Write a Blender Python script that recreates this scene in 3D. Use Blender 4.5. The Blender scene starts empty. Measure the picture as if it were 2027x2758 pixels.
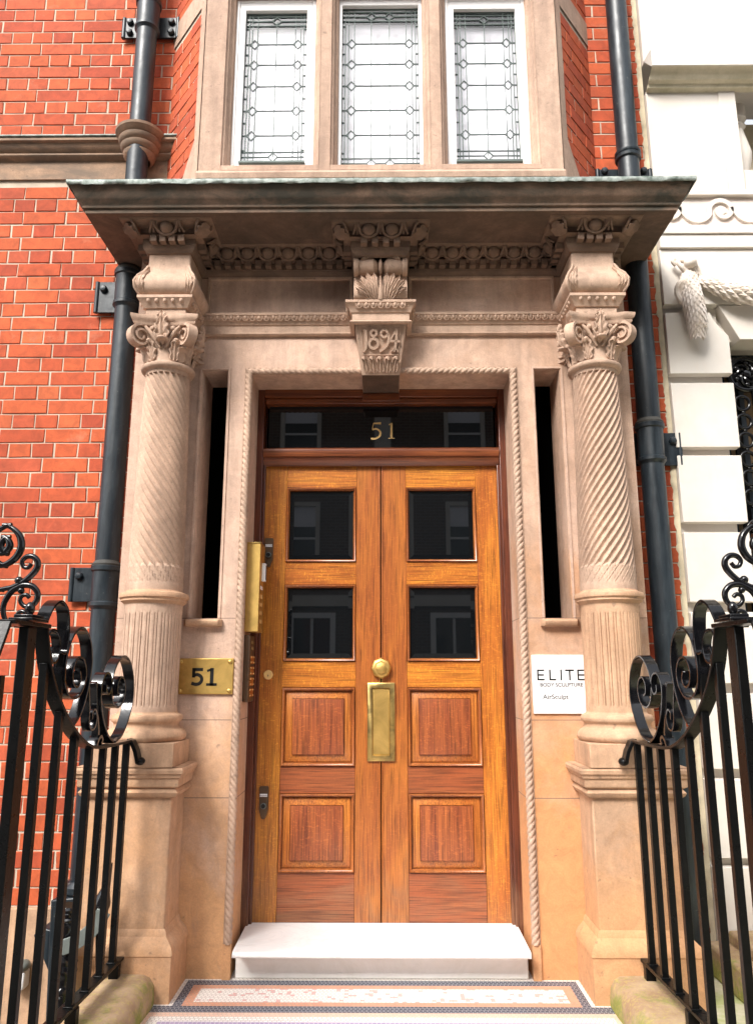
import bpy, bmesh, math, random
from mathutils import Vector, Matrix
R = math.radians; PI = math.pi
random.seed(7)
S = bpy.context.scene; C = S.collection

# ---------------------------------------------------------------- camera, sky, sun, exposure
cd = bpy.data.cameras.new('camera'); cam = bpy.data.objects.new('camera', cd); C.objects.link(cam)
cam.location = (0.01, -3.38, 1.188); cam.rotation_euler = (R(90+12.2), 0, 0.009)
cd.sensor_fit = 'VERTICAL'; cd.sensor_height = 36; cd.lens = 26.76; cd.clip_start = 0.05; cd.clip_end = 500
S.camera = cam
W = bpy.data.worlds.new('World'); S.world = W; W.use_nodes = True
SUN_EL, SUN_AZ = 43, 211      # azimuth measured clockwise from +Y: the sun stands behind the camera, a little to the left
nt = W.node_tree; bg = nt.nodes['Background']; sky = nt.nodes.new('ShaderNodeTexSky'); sky.sky_type = 'NISHITA'; sky.sun_disc = False
sky.sun_elevation = R(SUN_EL); sky.sun_rotation = R(SUN_AZ); sky.dust_density = 4; sky.air_density = 1.2
hs = nt.nodes.new('ShaderNodeHueSaturation'); hs.inputs['Saturation'].default_value = 0.22
nt.links.new(sky.outputs[0], hs.inputs['Color']); nt.links.new(hs.outputs[0], bg.inputs[0]); bg.inputs[1].default_value = 0.15
sl = bpy.data.lights.new('sun', 'SUN'); sl.energy = 1.5; sl.angle = R(17); sl.color = (1, .96, .9)
so = bpy.data.objects.new('sun', sl); C.objects.link(so)
sd = Vector((math.sin(R(SUN_AZ))*math.cos(R(SUN_EL)), math.cos(R(SUN_AZ))*math.cos(R(SUN_EL)), math.sin(R(SUN_EL))))
so.rotation_euler = sd.to_track_quat('Z', 'Y').to_euler(); so.location = sd*20
S.view_settings.view_transform = 'Standard'; S.view_settings.look = 'None'; S.view_settings.gamma = 1
S.view_settings.exposure = 1.36
S.cycles.max_bounces = 6; S.cycles.diffuse_bounces = 4; S.cycles.glossy_bounces = 4; S.cycles.transparent_max_bounces = 12

# ---------------------------------------------------------------- materials
class NT:
    def __init__(s, name):
        s.m = bpy.data.materials.new(name); s.m.use_nodes = True; s.t = s.m.node_tree
        s.p = s.t.nodes['Principled BSDF']; s.out = s.t.nodes['Material Output']
        tc = s.t.nodes.new('ShaderNodeTexCoord'); s.co = tc.outputs['Object']
    def lk(s, a, b): s.t.links.new(a, b)
    def set(s, i, v):
        if isinstance(v, bpy.types.NodeSocket): s.lk(v, i)
        elif isinstance(v, (tuple, list)) and len(v) == 3 and i.type == 'RGBA': i.default_value = (*v, 1)
        else: i.default_value = v
    def map(s, scale=(1, 1, 1), loc=(0, 0, 0), rot=(0, 0, 0), src=None):
        n = s.t.nodes.new('ShaderNodeMapping'); s.lk(src or s.co, n.inputs[0]); n.inputs['Location'].default_value = loc
        n.inputs['Rotation'].default_value = rot; n.inputs['Scale'].default_value = scale; return n.outputs[0]
    def noise(s, sc, det=4, rough=.55, v=None, dist=0):
        n = s.t.nodes.new('ShaderNodeTexNoise'); s.lk(v or s.co, n.inputs['Vector']); n.inputs['Scale'].default_value = sc
        n.inputs['Detail'].default_value = det; n.inputs['Roughness'].default_value = rough; n.inputs['Distortion'].default_value = dist
        return n.outputs['Fac']
    def ramp(s, f, stops):
        n = s.t.nodes.new('ShaderNodeValToRGB'); s.lk(f, n.inputs[0]); e = n.color_ramp.elements
        while len(e) < len(stops): e.new(.5)
        for k, (p, c) in enumerate(stops):
            e[k].position = p; e[k].color = (*c, 1) if isinstance(c, (tuple, list)) else (c, c, c, 1)
        return n.outputs[0]
    def mix(s, f, a, b, mode='MIX'):
        n = s.t.nodes.new('ShaderNodeMix'); n.data_type = 'RGBA'; n.blend_type = mode
        s.set(n.inputs[0], f); s.set(n.inputs[6], a); s.set(n.inputs[7], b); return n.outputs[2]
    def math(s, op, a, b=0, c=None):
        n = s.t.nodes.new('ShaderNodeMath'); n.operation = op; s.set(n.inputs[0], a); s.set(n.inputs[1], b)
        if c is not None: s.set(n.inputs[2], c)
        return n.outputs[0]
    def xyz(s):
        n = s.t.nodes.new('ShaderNodeSeparateXYZ'); s.lk(s.co, n.inputs[0]); return n.outputs
    def bump(s, h, st=.3, dist=.002):
        n = s.t.nodes.new('ShaderNodeBump'); s.lk(h, n.inputs['Height']); n.inputs['Strength'].default_value = st
        n.inputs['Distance'].default_value = dist
        if s.p.inputs['Normal'].is_linked: s.lk(s.p.inputs['Normal'].links[0].from_socket, n.inputs['Normal'])
        s.lk(n.outputs[0], s.p.inputs['Normal'])
    def col(s, c, rough=.8, metal=0, **k):
        s.set(s.p.inputs['Base Color'], c); s.set(s.p.inputs['Roughness'], rough); s.set(s.p.inputs['Metallic'], metal)
        for a, b in k.items(): s.set(s.p.inputs[a.replace('_', ' ')], b)

def stone(name, c1, c2, c3=None, joints=(), grime=None, gz=None, rough=.85):
    n = NT(name)
    f = n.ramp(n.noise(1.7, 6, .6, dist=.6), [(.33, 0), (.68, 1)])
    c = n.mix(f, c1, c2)
    streak = n.ramp(n.noise(3, 5, .65, v=n.map((4, 4, .6))), [(.35, .76), (.7, 1.08)])
    c = n.mix(1, c, streak, 'MULTIPLY')
    if c3:                       # warmer stone in the lower courses
        z = n.xyz()[2]
        k = n.math('ADD', n.math('MULTIPLY', z, -1), n.math('SUBTRACT', n.math('MULTIPLY', n.noise(1.6, 6, .65, dist=.6), 2.6), .55))
        c = n.mix(n.math('MULTIPLY', n.ramp(n.noise(5.5, 6, .65, dist=.8), [(.48, 0), (.62, .55)]), n.ramp(k, [(-.0, .2), (.4, 1)])), c, tuple(q*.78 for q in c3))
        c = n.mix(n.ramp(k, [(0, 0), (.55, 1)]) if gz is None else n.ramp(n.math('ADD', k, gz), [(0, 0), (.7, 1)]), c, c3)
    fine = n.noise(140, 4, .7)
    c = n.mix(1, c, n.ramp(fine, [(.25, .86), (.75, 1.1)]), 'MULTIPLY')
    c = n.mix(1, c, n.ramp(n.noise(13, 6, .7, dist=1), [(.32, .84), (.66, 1.10)]), 'MULTIPLY')
    c = n.mix(n.ramp(n.noise(7, 6, .7, v=n.map((3.5, 3.5, .9), loc=(5, 2, 1)), dist=.6), [(.58, 0), (.72, .45)]), c, tuple(q*.62 for q in c2))
    spots = n.ramp(n.noise(34, 3, .5), [(.68, 0), (.74, .45)])
    c = n.mix(spots, c, (.12, .08, .06))
    if grime:
        g = n.ramp(n.noise(4.5, 7, .68, v=n.map((1, 1, 2.6)), dist=.5), [(.36, 0), (.62, 1)])
        c = n.mix(g, c, grime)
    for zj in joints:
        z = n.xyz()[2]
        d = n.math('ABSOLUTE', n.math('SUBTRACT', z, zj))
        m = n.math('LESS_THAN', d, .0016)
        c = n.mix(m, c, (.16, .11, .08))
    n.col(c, rough)
    n.bump(fine, .5, .0014); n.bump(n.noise(24, 6, .65), .4, .005)
    return n.m

def wood(name, vertical, ca, cb, cd_, ox=0.0, fig=1.0, rough=.32, worn=True):
    n = NT(name)
    sc = (60, 60, 1.3) if vertical else (1.3, 60, 60)
    v = n.map(sc, loc=(ox, 0, ox*2))
    big = n.noise(2.1, 4, .6, v=n.map((2.5, 2.5, .7) if vertical else (.7, 2.5, 2.5), loc=(ox, 1, ox)), dist=1.2)
    g = n.noise(1.0, 7, .72, v=v, dist=.7)
    g2 = n.noise(4.2, 4, .6, v=v, dist=.2)
    ray = n.noise(2.6, 3, .5, v=n.map((16, 16, 38) if vertical else (38, 16, 16), loc=(3+ox, 0, 0)), dist=1.8)
    c = n.mix(n.ramp(g, [(.36, 0), (.62, 1)]), ca, cb)
    c = n.mix(n.ramp(big, [(.4, 0), (.66, .75)]), c, cd_)
    c = n.mix(n.ramp(ray, [(.56, 0), (.64, .26*fig)]), c, tuple(min(1, x*1.9) for x in ca))
    c = n.mix(1, c, n.ramp(g2, [(.38, .48), (.52, 1.06)]), 'MULTIPLY')
    z = n.xyz()[2]                 # varnish worn dull and grey-green towards the threshold, in patches
    low = n.math('ADD', n.math('MULTIPLY', z, -1.1), n.math('MULTIPLY', n.noise(5, 6, .7, v=n.map((1, 1, .5) if vertical else (.5, 1, 2), loc=(ox, 0, 0)), dist=.8), 1.5))
    wm = n.ramp(low, [(.36, 0), (.75, .55)])
    c = n.mix(wm, c, n.mix(n.ramp(g2, [(.38, 0), (.55, 1)]), (.10, .045, .022), (.26, .135, .065)))
    n.col(c, n.math('MULTIPLY_ADD', wm, .5, rough), Coat_Weight=.25, Coat_Roughness=.25)
    n.bump(g2, .35, .0008); n.bump(g, .2, .001)
    return n.m

def plain(name, c, rough=.5, metal=0, var=.12, bump=0, bs=60, **k):
    n = NT(name)
    f = n.noise(6, 5, .6)
    cc = n.mix(1, c, n.ramp(f, [(.3, 1-var), (.7, 1+var)]), 'MULTIPLY')
    n.col(cc, n.math('MULTIPLY_ADD', n.noise(30, 4), .25, rough-.12) if rough > .12 else rough, metal, **k)
    if bump: n.bump(n.noise(bs, 4), bump, .0015)
    return n.m

M = {}
ST1, ST2 = (.64, .445, .340), (.54, .365, .275)
M['stone'] = stone('sandstone', ST1, ST2, (.60, .335, .165), joints=(1.44, 1.006, .689), gz=.30)
M['stone_carved'] = stone('carved_sandstone', (.56, .385, .280), (.46, .310, .225))
M['stone_soot_shade'] = stone('sooty_shaded_carved_stone', (.29, .18, .12), (.22, .135, .09), grime=(.13, .085, .06))  # soot, plus the shade under the cornice put into a darker base colour
M['stone_low'] = stone('sandstone_pedestal', (.58, .37, .235), (.47, .275, .165), (.56, .30, .145), gz=-.1)
M['stone_right'] = stone('sandstone_orange', ST1, (.47, .29, .19), (.56, .27, .115), joints=(1.44, 1.006, .689), gz=.75)
M['stone_bay'] = stone('bay_sandstone', (.52, .355, .262), (.42, .275, .20), (.56, .37, .25), gz=3.2)
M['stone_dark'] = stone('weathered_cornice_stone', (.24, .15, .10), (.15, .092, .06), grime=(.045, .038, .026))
M['stone_soffit'] = stone('sooty_shaded_soffit_stone', (.20, .122, .084), (.13, .080, .056), grime=(.07, .048, .034))  # grimy stone; base colour also darkened to carry the underside shade
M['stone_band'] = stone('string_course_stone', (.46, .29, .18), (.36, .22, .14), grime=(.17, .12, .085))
n = NT('mossy_kerb_stone')
c = n.mix(n.ramp(n.noise(6, 6, .65), [(.4, 0), (.62, 1)]), (.42, .30, .19), (.30, .19, .11))
x_ = n.ramp(n.math('ADD', n.noise(9, 6, .7), n.math('MULTIPLY', n.xyz()[2], -1.6)), [(.36, 0), (.52, 1)])
c = n.mix(x_, c, (.22, .23, .05)); c = n.mix(n.ramp(n.noise(70, 5, .7), [(.5, 0), (.68, .6)]), c, (.48, .40, .10))
n.col(c, .9); n.bump(n.noise(45, 5, .7), .8, .004); n.bump(n.noise(9, 5, .6), .6, .01); M['kerb'] = n.m
n = NT('neighbour_paving')
c = n.mix(n.ramp(n.noise(5, 6, .7), [(.42, 0), (.6, .75)]), (.66, .60, .48), (.36, .42, .12))
n.col(c, .85); n.bump(n.noise(60, 5), .4, .003); M['paving'] = n.m

n = NT('red_brick')
g = n.t.nodes.new('ShaderNodeNewGeometry'); rnd = g.outputs['Random Per Island']
c = n.ramp(rnd, [(0, (.36, .056, .022)), (.15, (.41, .068, .023)), (.45, (.46, .082, .026)), (.75, (.49, .095, .028)), (.92, (.42, .074, .031)), (1, (.52, .115, .036))])
c = n.mix(1, c, n.ramp(n.noise(1.1, 5, .6, dist=.5), [(.35, .80), (.65, 1.10)]), 'MULTIPLY')
sm = n.ramp(n.noise(16, 5, .65, dist=1), [(.3, .72), (.7, 1.18)])
c = n.mix(1, c, sm, 'MULTIPLY')
cr = n.noise(55, 6, .75, v=n.map((1, 1, 2.2)), dist=.8)
c = n.mix(n.ramp(cr, [(.60, 0), (.72, .75)]), c, (.13, .028, .016))
c = n.mix(n.ramp(n.noise(5, 6, .7), [(.60, 0), (.80, .4)]), c, (.62, .34, .22))
n.col(c, .88); n.bump(cr, -.6, .002); n.bump(n.noise(190, 3), .4, .0012); M['brick'] = n.m
M['mortar'] = plain('lime_mortar', (.50, .41, .32), .95, var=.25, bump=.8, bs=180)
M['mortar_dark'] = plain('edge_mortar', (.55, .47, .33), .95, var=.35, bump=.9, bs=70)
n = NT('white_portland_stone')
c = n.mix(n.ramp(n.noise(2.2, 6, .65), [(.4, 0), (.75, 1)]), (.66, .615, .56), (.59, .52, .45))
c = n.mix(n.ramp(n.noise(3, 5, .7, v=n.map((5, 5, .7))), [(.55, 0), (.8, .3)]), c, (.66, .52, .40))
n.col(c, .8); n.bump(n.noise(120, 4), .25, .001); M['white'] = n.m
n = NT('white_wall_weathered')
c = n.mix(n.ramp(n.noise(8, 6, .7), [(.4, 0), (.7, .9)]), (.62, .55, .42), (.40, .36, .24))
n.col(c, .85); n.bump(n.noise(90, 4), .3, .001); M['white_weather'] = n.m
M['rough_white'] = plain('rough_cast_ground', (.72, .62, .56), .95, bump=1, bs=110)
M['iron'] = plain('gloss_black_paint', (.004, .004, .005), .13, bump=.35, bs=55, Specular_IOR_Level=.5)
M['rail'] = plain('dusty_black_paint', (.004, .004, .004), .30, var=.4, bump=.4, bs=80, Specular_IOR_Level=.16)
M['pipe'] = plain('blue_black_pipe_paint', (.009, .016, .023), .38, var=.5, bump=.3, bs=40, Coat_Weight=.15, Specular_IOR_Level=.4)
n = NT('blue_black_pipe_paint_streaked'); f = n.ramp(n.noise(5, 6, .7, v=n.map((6, 6, .8)), dist=.4), [(.42, 0), (.7, 1)]); sp = n.ramp(n.noise(60, 4, .6), [(.66, 0), (.72, .6)])
n.col(n.mix(sp, n.mix(f, (.006, .011, .016), (.026, .036, .044)), (.10, .10, .09)), n.math('MULTIPLY_ADD', n.noise(9, 5), .4, .22), Specular_IOR_Level=.45); n.bump(n.noise(26, 5, .6), .35, .003); n.bump(n.noise(4, 3), .5, .01); M['pipe'] = n.m
M['pipe_dirt'] = plain('dusty_pipe_joint', (.05, .048, .042), .7, var=.4, bump=.8, bs=120)
M['grey_metal'] = plain('worn_grey_metal', (.14, .16, .15), .45, .3, var=.4, bump=.5)
M['win_white'] = plain('white_window_paint', (.86, .84, .83), .4, var=.04)
M['lead'] = plain('lead_cames', (.10, .13, .12), .6, .1, var=.3)
n = NT('lead_capping'); c = n.mix(n.ramp(n.noise(26, 5, .7), [(.35, 0), (.65, 1)]), (.09, .12, .10), (.36, .39, .36))
n.col(c, .6, .2); n.bump(n.noise(40, 4), .7, .004); M['leadcap'] = n.m
n = NT('white_marble'); v = n.ramp(n.noise(3.5, 7, .7, dist=1.6), [(.46, 0), (.5, .28), (.55, 0)])
w_ = n.ramp(n.noise(9, 6, .7, v=n.map((1, 2, 1)), dist=1), [(.5, 0), (.72, .35)])
n.col(n.mix(w_, n.mix(v, (.82, .80, .79), (.58, .58, .60)), (.56, .51, .46)), .35); M['marble'] = n.m
n = NT('worn_marble_riser'); v = n.ramp(n.noise(5, 7, .7, dist=1.2), [(.4, 0), (.65, .55)])
n.col(n.mix(v, (.92, .91, .89), (.76, .75, .70)), .45); n.bump(n.noise(20, 4), .3, .002); M['marble_riser'] = n.m
n = NT('polished_brass'); f = n.noise(7, 6, .7, dist=.8)
n.col(n.mix(n.ramp(f, [(.35, 0), (.65, 1)]), (.70, .46, .15), (.50, .33, .10)), n.math('MULTIPLY_ADD', n.noise(18, 5), .25, .36), 1)
n.bump(n.noise(110, 3), .12, .0006); M['brass'] = n.m
n = NT('tarnished_brass'); f = n.noise(11, 5, .65, dist=.6)
n.col(n.mix(n.ramp(f, [(.42, 0), (.66, 1)]), (.62, .43, .15), (.26, .19, .08)), n.math('MULTIPLY_ADD', n.noise(28, 5), .4, .2), 1); M['brass_old'] = n.m
M['bronze'] = plain('brown_metal', (.12, .075, .045), .4, .5, var=.2)
M['black_ink'] = plain('black_enamel', (.006, .006, .006), .4, var=0)
M['grey_ink'] = plain('grey_print', (.10, .10, .10), .5, var=0)
M['sign'] = plain('white_acrylic', (.86, .86, .87), .22, var=.01)
M['gold'] = plain('gold_leaf', (.86, .58, .24), .38, .35, var=.08)
M['plastic'] = plain('white_plastic', (.8, .8, .82), .35, var=.02)
M['amber'] = plain('copper_button_plate', (.60, .22, .05), .3, .6, var=.2)
GA, GB, GD = (.57, .230, .029), (.44, .152, .020), (.34, .090, .016)
RA, RB, RD = (.33, .095, .028), (.20, .055, .018), (.16, .042, .016)
M['oak_v'] = wood('golden_oak_upright', True, GA, GB, GD, 0)
M['oak_v2'] = wood('golden_oak_upright_broad', True, (.58, .210, .028), (.42, .125, .018), (.33, .080, .016), 4.3)
M['oak_vm'] = wood('red_oak_upright', True, (.37, .110, .022), (.28, .075, .018), (.46, .155, .026), 7.7, fig=.7)
M['oak_h'] = wood('golden_oak_rail', False, (.62, .240, .028), (.48, .155, .019), (.33, .080, .015), 2)
M['oak_hr'] = wood('red_oak_rail', False, RA, RB, (.30, .07, .02), 5, fig=.3, rough=.42)
M['oak_p'] = wood('red_oak_panel', True, (.40, .115, .028), (.20, .045, .015), (.24, .055, .018), 9, fig=.9, rough=.4)
M['oak_pm'] = wood('oak_panel_margin', True, (.54, .19, .030), (.38, .11, .02), (.36, .095, .018), 12, fig=.6, rough=.36)
M['oak_m'] = wood('oak_moulding', True, (.42, .14, .03), (.30, .085, .02), (.22, .05, .015), 1)
M['mahog'] = wood('dark_red_frame', True, (.15, .038, .014), (.10, .024, .010), (.06, .014, .008), 3, fig=.2)
M['mahog_h'] = wood('dark_red_transom', False, (.25, .075, .022), (.16, .040, .014), (.10, .024, .010), 3, fig=.2)
n = NT('dark_window_glass'); n.col((.004, .005, .006), .015); n.p.inputs['IOR'].default_value = 1.56; M['glass_dark'] = n.m
n = NT('clear_leaded_glass')
tr = n.t.nodes.new('ShaderNodeBsdfTransparent'); gl = n.t.nodes.new('ShaderNodeBsdfGlossy'); gl.inputs['Roughness'].default_value = .02
mx = n.t.nodes.new('ShaderNodeMixShader')
mx.inputs[0].default_value = .10; n.lk(tr.outputs[0], mx.inputs[1]); n.lk(gl.outputs[0], mx.inputs[2]); n.lk(mx.outputs[0], n.out.inputs[0])
n.t.nodes.remove(n.p); M['glass'] = n.m
M['blind_sky_white'] = plain('white_blind_and_sky', (.84, .83, .89), .9, var=.03)  # white of terrace blinds and of the sky reflection behind the bay panes
M['black'] = plain('dark_interior', (.001, .001, .001), 1, var=0, Specular_IOR_Level=0)
M['brown_int'] = plain('brown_interior', (.16, .10, .05), .8, var=.5)
def tiles(name, ca, cb, mort, size, special=None, sprob=.5):
    n = NT(name); b = n.t.nodes.new('ShaderNodeTexBrick'); n.lk(n.map((1/size, 1/size, 1), rot=(0, 0, .0)), b.inputs['Vector'])
    b.inputs['Scale'].default_value = 1; b.inputs['Mortar Size'].default_value = .09; b.inputs['Mortar Smooth'].default_value = .1
    b.inputs['Brick Width'].default_value = 1.05; b.inputs['Row Height'].default_value = 1; b.offset = .4
    n.set(b.inputs['Color1'], ca); n.set(b.inputs['Color2'], cb); n.set(b.inputs['Mortar'], mort); b.inputs['Bias'].default_value = 0
    c = b.outputs['Color']
    if special:
        w = n.t.nodes.new('ShaderNodeTexWhiteNoise'); w.noise_dimensions = '2D'
        sn = n.t.nodes.new('ShaderNodeVectorMath'); sn.operation = 'FLOOR'; n.lk(n.map((.95/size, 1/size, 1)), sn.inputs[0]); n.lk(sn.outputs[0], w.inputs['Vector'])
        f = n.math('MULTIPLY', n.math('GREATER_THAN', w.outputs['Value'], 1-sprob), n.math('SUBTRACT', 1, b.outputs['Fac']))
        c = n.mix(f, c, special)
    n.col(c, .5); n.bump(b.outputs['Fac'], -.5, .001); return n.m
M['t_white'] = tiles('white_tesserae', (.80, .77, .72), (.74, .68, .64), (.42, .38, .36), .0150)
M['t_pink'] = tiles('cream_and_pink_tesserae', (.80, .77, .72), (.76, .70, .66), (.48, .42, .40), .0150, (.66, .36, .32), .12)
M['t_orange'] = tiles('terracotta_tesserae', (.66, .32, .20), (.60, .27, .17), (.42, .30, .24), .0150)
M['t_peach'] = tiles('peach_tesserae', (.74, .52, .40), (.70, .46, .36), (.50, .40, .34), .0150)
M['t_dark'] = tiles('slate_blue_tesserae', (.035, .042, .065), (.06, .07, .10), (.34, .34, .36), .0150)
M['t_purple'] = tiles('mauve_tesserae', (.28, .22, .40), (.34, .27, .45), (.6, .55, .6), .0150)
n = NT('asphalt'); n.col(n.ramp(n.noise(80, 4), [(.3, (.04, .04, .042)), (.7, (.07, .07, .07))]), .9); M['asphalt'] = n.m
n = NT('paving_slabs'); b = n.t.nodes.new('ShaderNodeTexBrick'); n.lk(n.map((1, 1, 1)), b.inputs['Vector']); b.inputs['Scale'].default_value = 1
b.inputs['Brick Width'].default_value = .9; b.inputs['Row Height'].default_value = .6; b.inputs['Mortar Size'].default_value = .008
n.set(b.inputs['Color1'], (.24, .225, .20)); n.set(b.inputs['Color2'], (.20, .19, .175)); n.set(b.inputs['Mortar'], (.1, .1, .1)); n.col(b.outputs[0], .85); M['slab'] = n.m
n = NT('street_brick'); b = n.t.nodes.new('ShaderNodeTexBrick'); mp = n.map((1, 1, 1), rot=(R(90), 0, 0)); n.lk(mp, b.inputs['Vector']); b.inputs['Scale'].default_value = 1
b.inputs['Brick Width'].default_value = .225; b.inputs['Row Height'].default_value = .075; b.inputs['Mortar Size'].default_value = .01
n.set(b.inputs['Color1'], (.09, .045, .03)); n.set(b.inputs['Color2'], (.15, .08, .05)); n.set(b.inputs['Mortar'], (.20, .18, .15)); n.col(b.outputs[0], .9); M['far_brick'] = n.m

# ---------------------------------------------------------------- mesh tools
class MB:
    def __init__(s): s.v = []; s.f = []; s.mi = []; s.mats = []
    def mat(s, m):
        if m not in s.mats: s.mats.append(m)
        return s.mats.index(m)
    def add(s, vs, fs, m):
        o = len(s.v); s.v += [tuple(v) for v in vs]; k = s.mat(m)
        for f in fs: s.f.append([i+o for i in f]); s.mi.append(k)
    def box(s, x0, x1, y0, y1, z0, z1, m):
        v = [(x, y, z) for x in (x0, x1) for y in (y0, y1) for z in (z0, z1)]
        s.add(v, [(0, 1, 3, 2), (4, 6, 7, 5), (0, 4, 5, 1), (2, 3, 7, 6), (0, 2, 6, 4), (1, 5, 7, 3)], m)
    def grid(s, rows, m, cu=False, cv=False):
        nr, nc = len(rows), len(rows[0]); fs = []
        for i in range(nr if cv else nr-1):
            for j in range(nc if cu else nc-1):
                a, b = i, (i+1) % nr; c, d = j, (j+1) % nc
                fs.append((a*nc+c, a*nc+d, b*nc+d, b*nc+c))
        s.add([p for r in rows for p in r], fs, m)
    def lathe(s, prof, cx, cy, m, seg=64, caps=True, th0=0):
        rows = [[(cx+r*math.cos(2*PI*k/seg+th0), cy+r*math.sin(2*PI*k/seg+th0), z) for k in range(seg)] for r, z in prof]
        s.grid(rows, m, cu=True)
        if caps:
            for r in (rows[0], rows[-1]): s.add(r, [tuple(range(seg))], m)
    def lathe_y(s, prof, cx, cz, m, seg=40, th0=0):     # axis along y; prof = (radius, y)
        rows = [[(cx+r*math.cos(2*PI*k/seg+th0), y, cz+r*math.sin(2*PI*k/seg+th0)) for k in range(seg)] for r, y in prof]
        s.grid(rows, m, cu=True)
        for r in (rows[0], rows[-1]): s.add(r, [tuple(range(seg))], m)
    def mould(s, prof, path, m, closed=False):            # prof (offset, z); path in plan, outward = right of travel
        P = [Vector(p) for p in path]; N = len(P); rows = []
        for o, z in prof:
            row = []
            for i, p in enumerate(P):
                a = P[i-1] if (i > 0 or closed) else None; b = P[(i+1) % N] if (i < N-1 or closed) else None
                d1 = (p-a).normalized() if a is not None else None; d2 = (b-p).normalized() if b is not None else None
                n1 = Vector((d1.y, -d1.x)) if d1 else None; n2 = Vector((d2.y, -d2.x)) if d2 else None
                if n1 is None: q = n2
                elif n2 is None: q = n1
                else: q = (n1+n2)/max(.2, 1+n1.dot(n2))
                row.append((p.x+q.x*o, p.y+q.y*o, z))
            rows.append(row)
        s.grid(rows, m, cu=closed)
        if not closed:
            for e in (0, -1): s.add([r[e] for r in rows], [tuple(range(len(rows)))], m)
    def frame(s, x0, x1, z0, z1, prof, m, cap=None):      # mitred rectangle in the facade plane; prof (inset, y)
        rows = [[(x0+i, y, z0+i), (x1-i, y, z0+i), (x1-i, y, z1-i), (x0+i, y, z1-i)] for i, y in prof]
        s.grid(rows, m, cu=True)
        if cap: s.add(rows[-1], [(0, 1, 2, 3)], cap)
    def tube(s, pts, r, m, seg=10, caps=True):
        P = [Vector(p) for p in pts]; N = len(P); rr = r if isinstance(r, (list, tuple)) else [r]*N; rows = []; up = None
        for i, p in enumerate(P):
            t = (P[min(i+1, N-1)]-P[max(i-1, 0)]).normalized()
            if up is None: up = t.orthogonal().normalized()
            up = (up-t*up.dot(t)).normalized(); w = t.cross(up)
            rows.append([p+(up*math.cos(2*PI*k/seg)+w*math.sin(2*PI*k/seg))*rr[i] for k in range(seg)])
        s.grid(rows, m, cu=True)
        if caps:
            for q in (rows[0], rows[-1]): s.add(q, [tuple(range(seg))], m)
    def stroke(s, pts, w, fn, d0, d1, m):                 # band of in-plane width w along 2-D pts, extruded d0..d1 through fn(a,b,d)
        P = [Vector(p) for p in pts]; N = len(P); ww = w if isinstance(w, (list, tuple)) else [w]*N
        if len(ww) != N: ww = [ww[0]+(ww[-1]-ww[0])*i/(N-1) for i in range(N)]
        rows = []
        for i, p in enumerate(P):
            t = (P[min(i+1, N-1)]-P[max(i-1, 0)])
            t = t.normalized() if t.length > 0 else Vector((1, 0)); q = Vector((-t.y, t.x))*ww[i]/2
            a, b = p+q, p-q; rows.append([fn(a.x, a.y, d0), fn(a.x, a.y, d1), fn(b.x, b.y, d1), fn(b.x, b.y, d0)])
        s.grid(rows, m, cu=True); s.add(rows[0], [(0, 1, 2, 3)], m); s.add(rows[-1], [(0, 1, 2, 3)], m)
    def poly(s, pts, y0, y1, m):                          # polygon (x,z) extruded in y
        n_ = len(pts); v = [(x, y0, z) for x, z in pts]+[(x, y1, z) for x, z in pts]
        s.add(v, [tuple(range(n_)), tuple(range(n_, 2*n_))]+[(i, (i+1) % n_, n_+(i+1) % n_, n_+i) for i in range(n_)], m)
    def ell(s, c, r, m, nu=14, nv=9):
        rows = [[(c[0]+r[0]*math.sin(PI*i/nv)*math.cos(2*PI*k/nu), c[1]+r[1]*math.sin(PI*i/nv)*math.sin(2*PI*k/nu), c[2]+r[2]*math.cos(PI*i/nv)) for k in range(nu)] for i in range(nv+1)]
        s.grid(rows, m, cu=True)
    def holed(s, x0, x1, z0, z1, holes, y0, y1, m, skipx=None):       # slab with rectangular holes and their reveals
        xs = sorted({x0, x1, *[h[0] for h in holes], *[h[1] for h in holes]}); zs = sorted({z0, z1, *[h[2] for h in holes], *[h[3] for h in holes]})
        inh = lambda x, z: any(h[0] < x < h[1] and h[2] < z < h[3] for h in holes)
        for i in range(len(xs)-1):
            for j in range(len(zs)-1):
                if not inh((xs[i]+xs[i+1])/2, (zs[j]+zs[j+1])/2):
                    s.add([(xs[i], y0, zs[j]), (xs[i+1], y0, zs[j]), (xs[i+1], y0, zs[j+1]), (xs[i], y0, zs[j+1])], [(0, 1, 2, 3)], m)
        for a, b, c_, d in list(holes)+[(x0, x1, z0, z1)]:
            fs = [(0, 1, 5, 4), (2, 3, 7, 6)]+([(1, 2, 6, 5)] if b != skipx else [])+([(3, 0, 4, 7)] if a != skipx else [])
            s.add([(a, y0, c_), (b, y0, c_), (b, y0, d), (a, y0, d), (a, y1, c_), (b, y1, c_), (b, y1, d), (a, y1, d)], fs, m)
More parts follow.
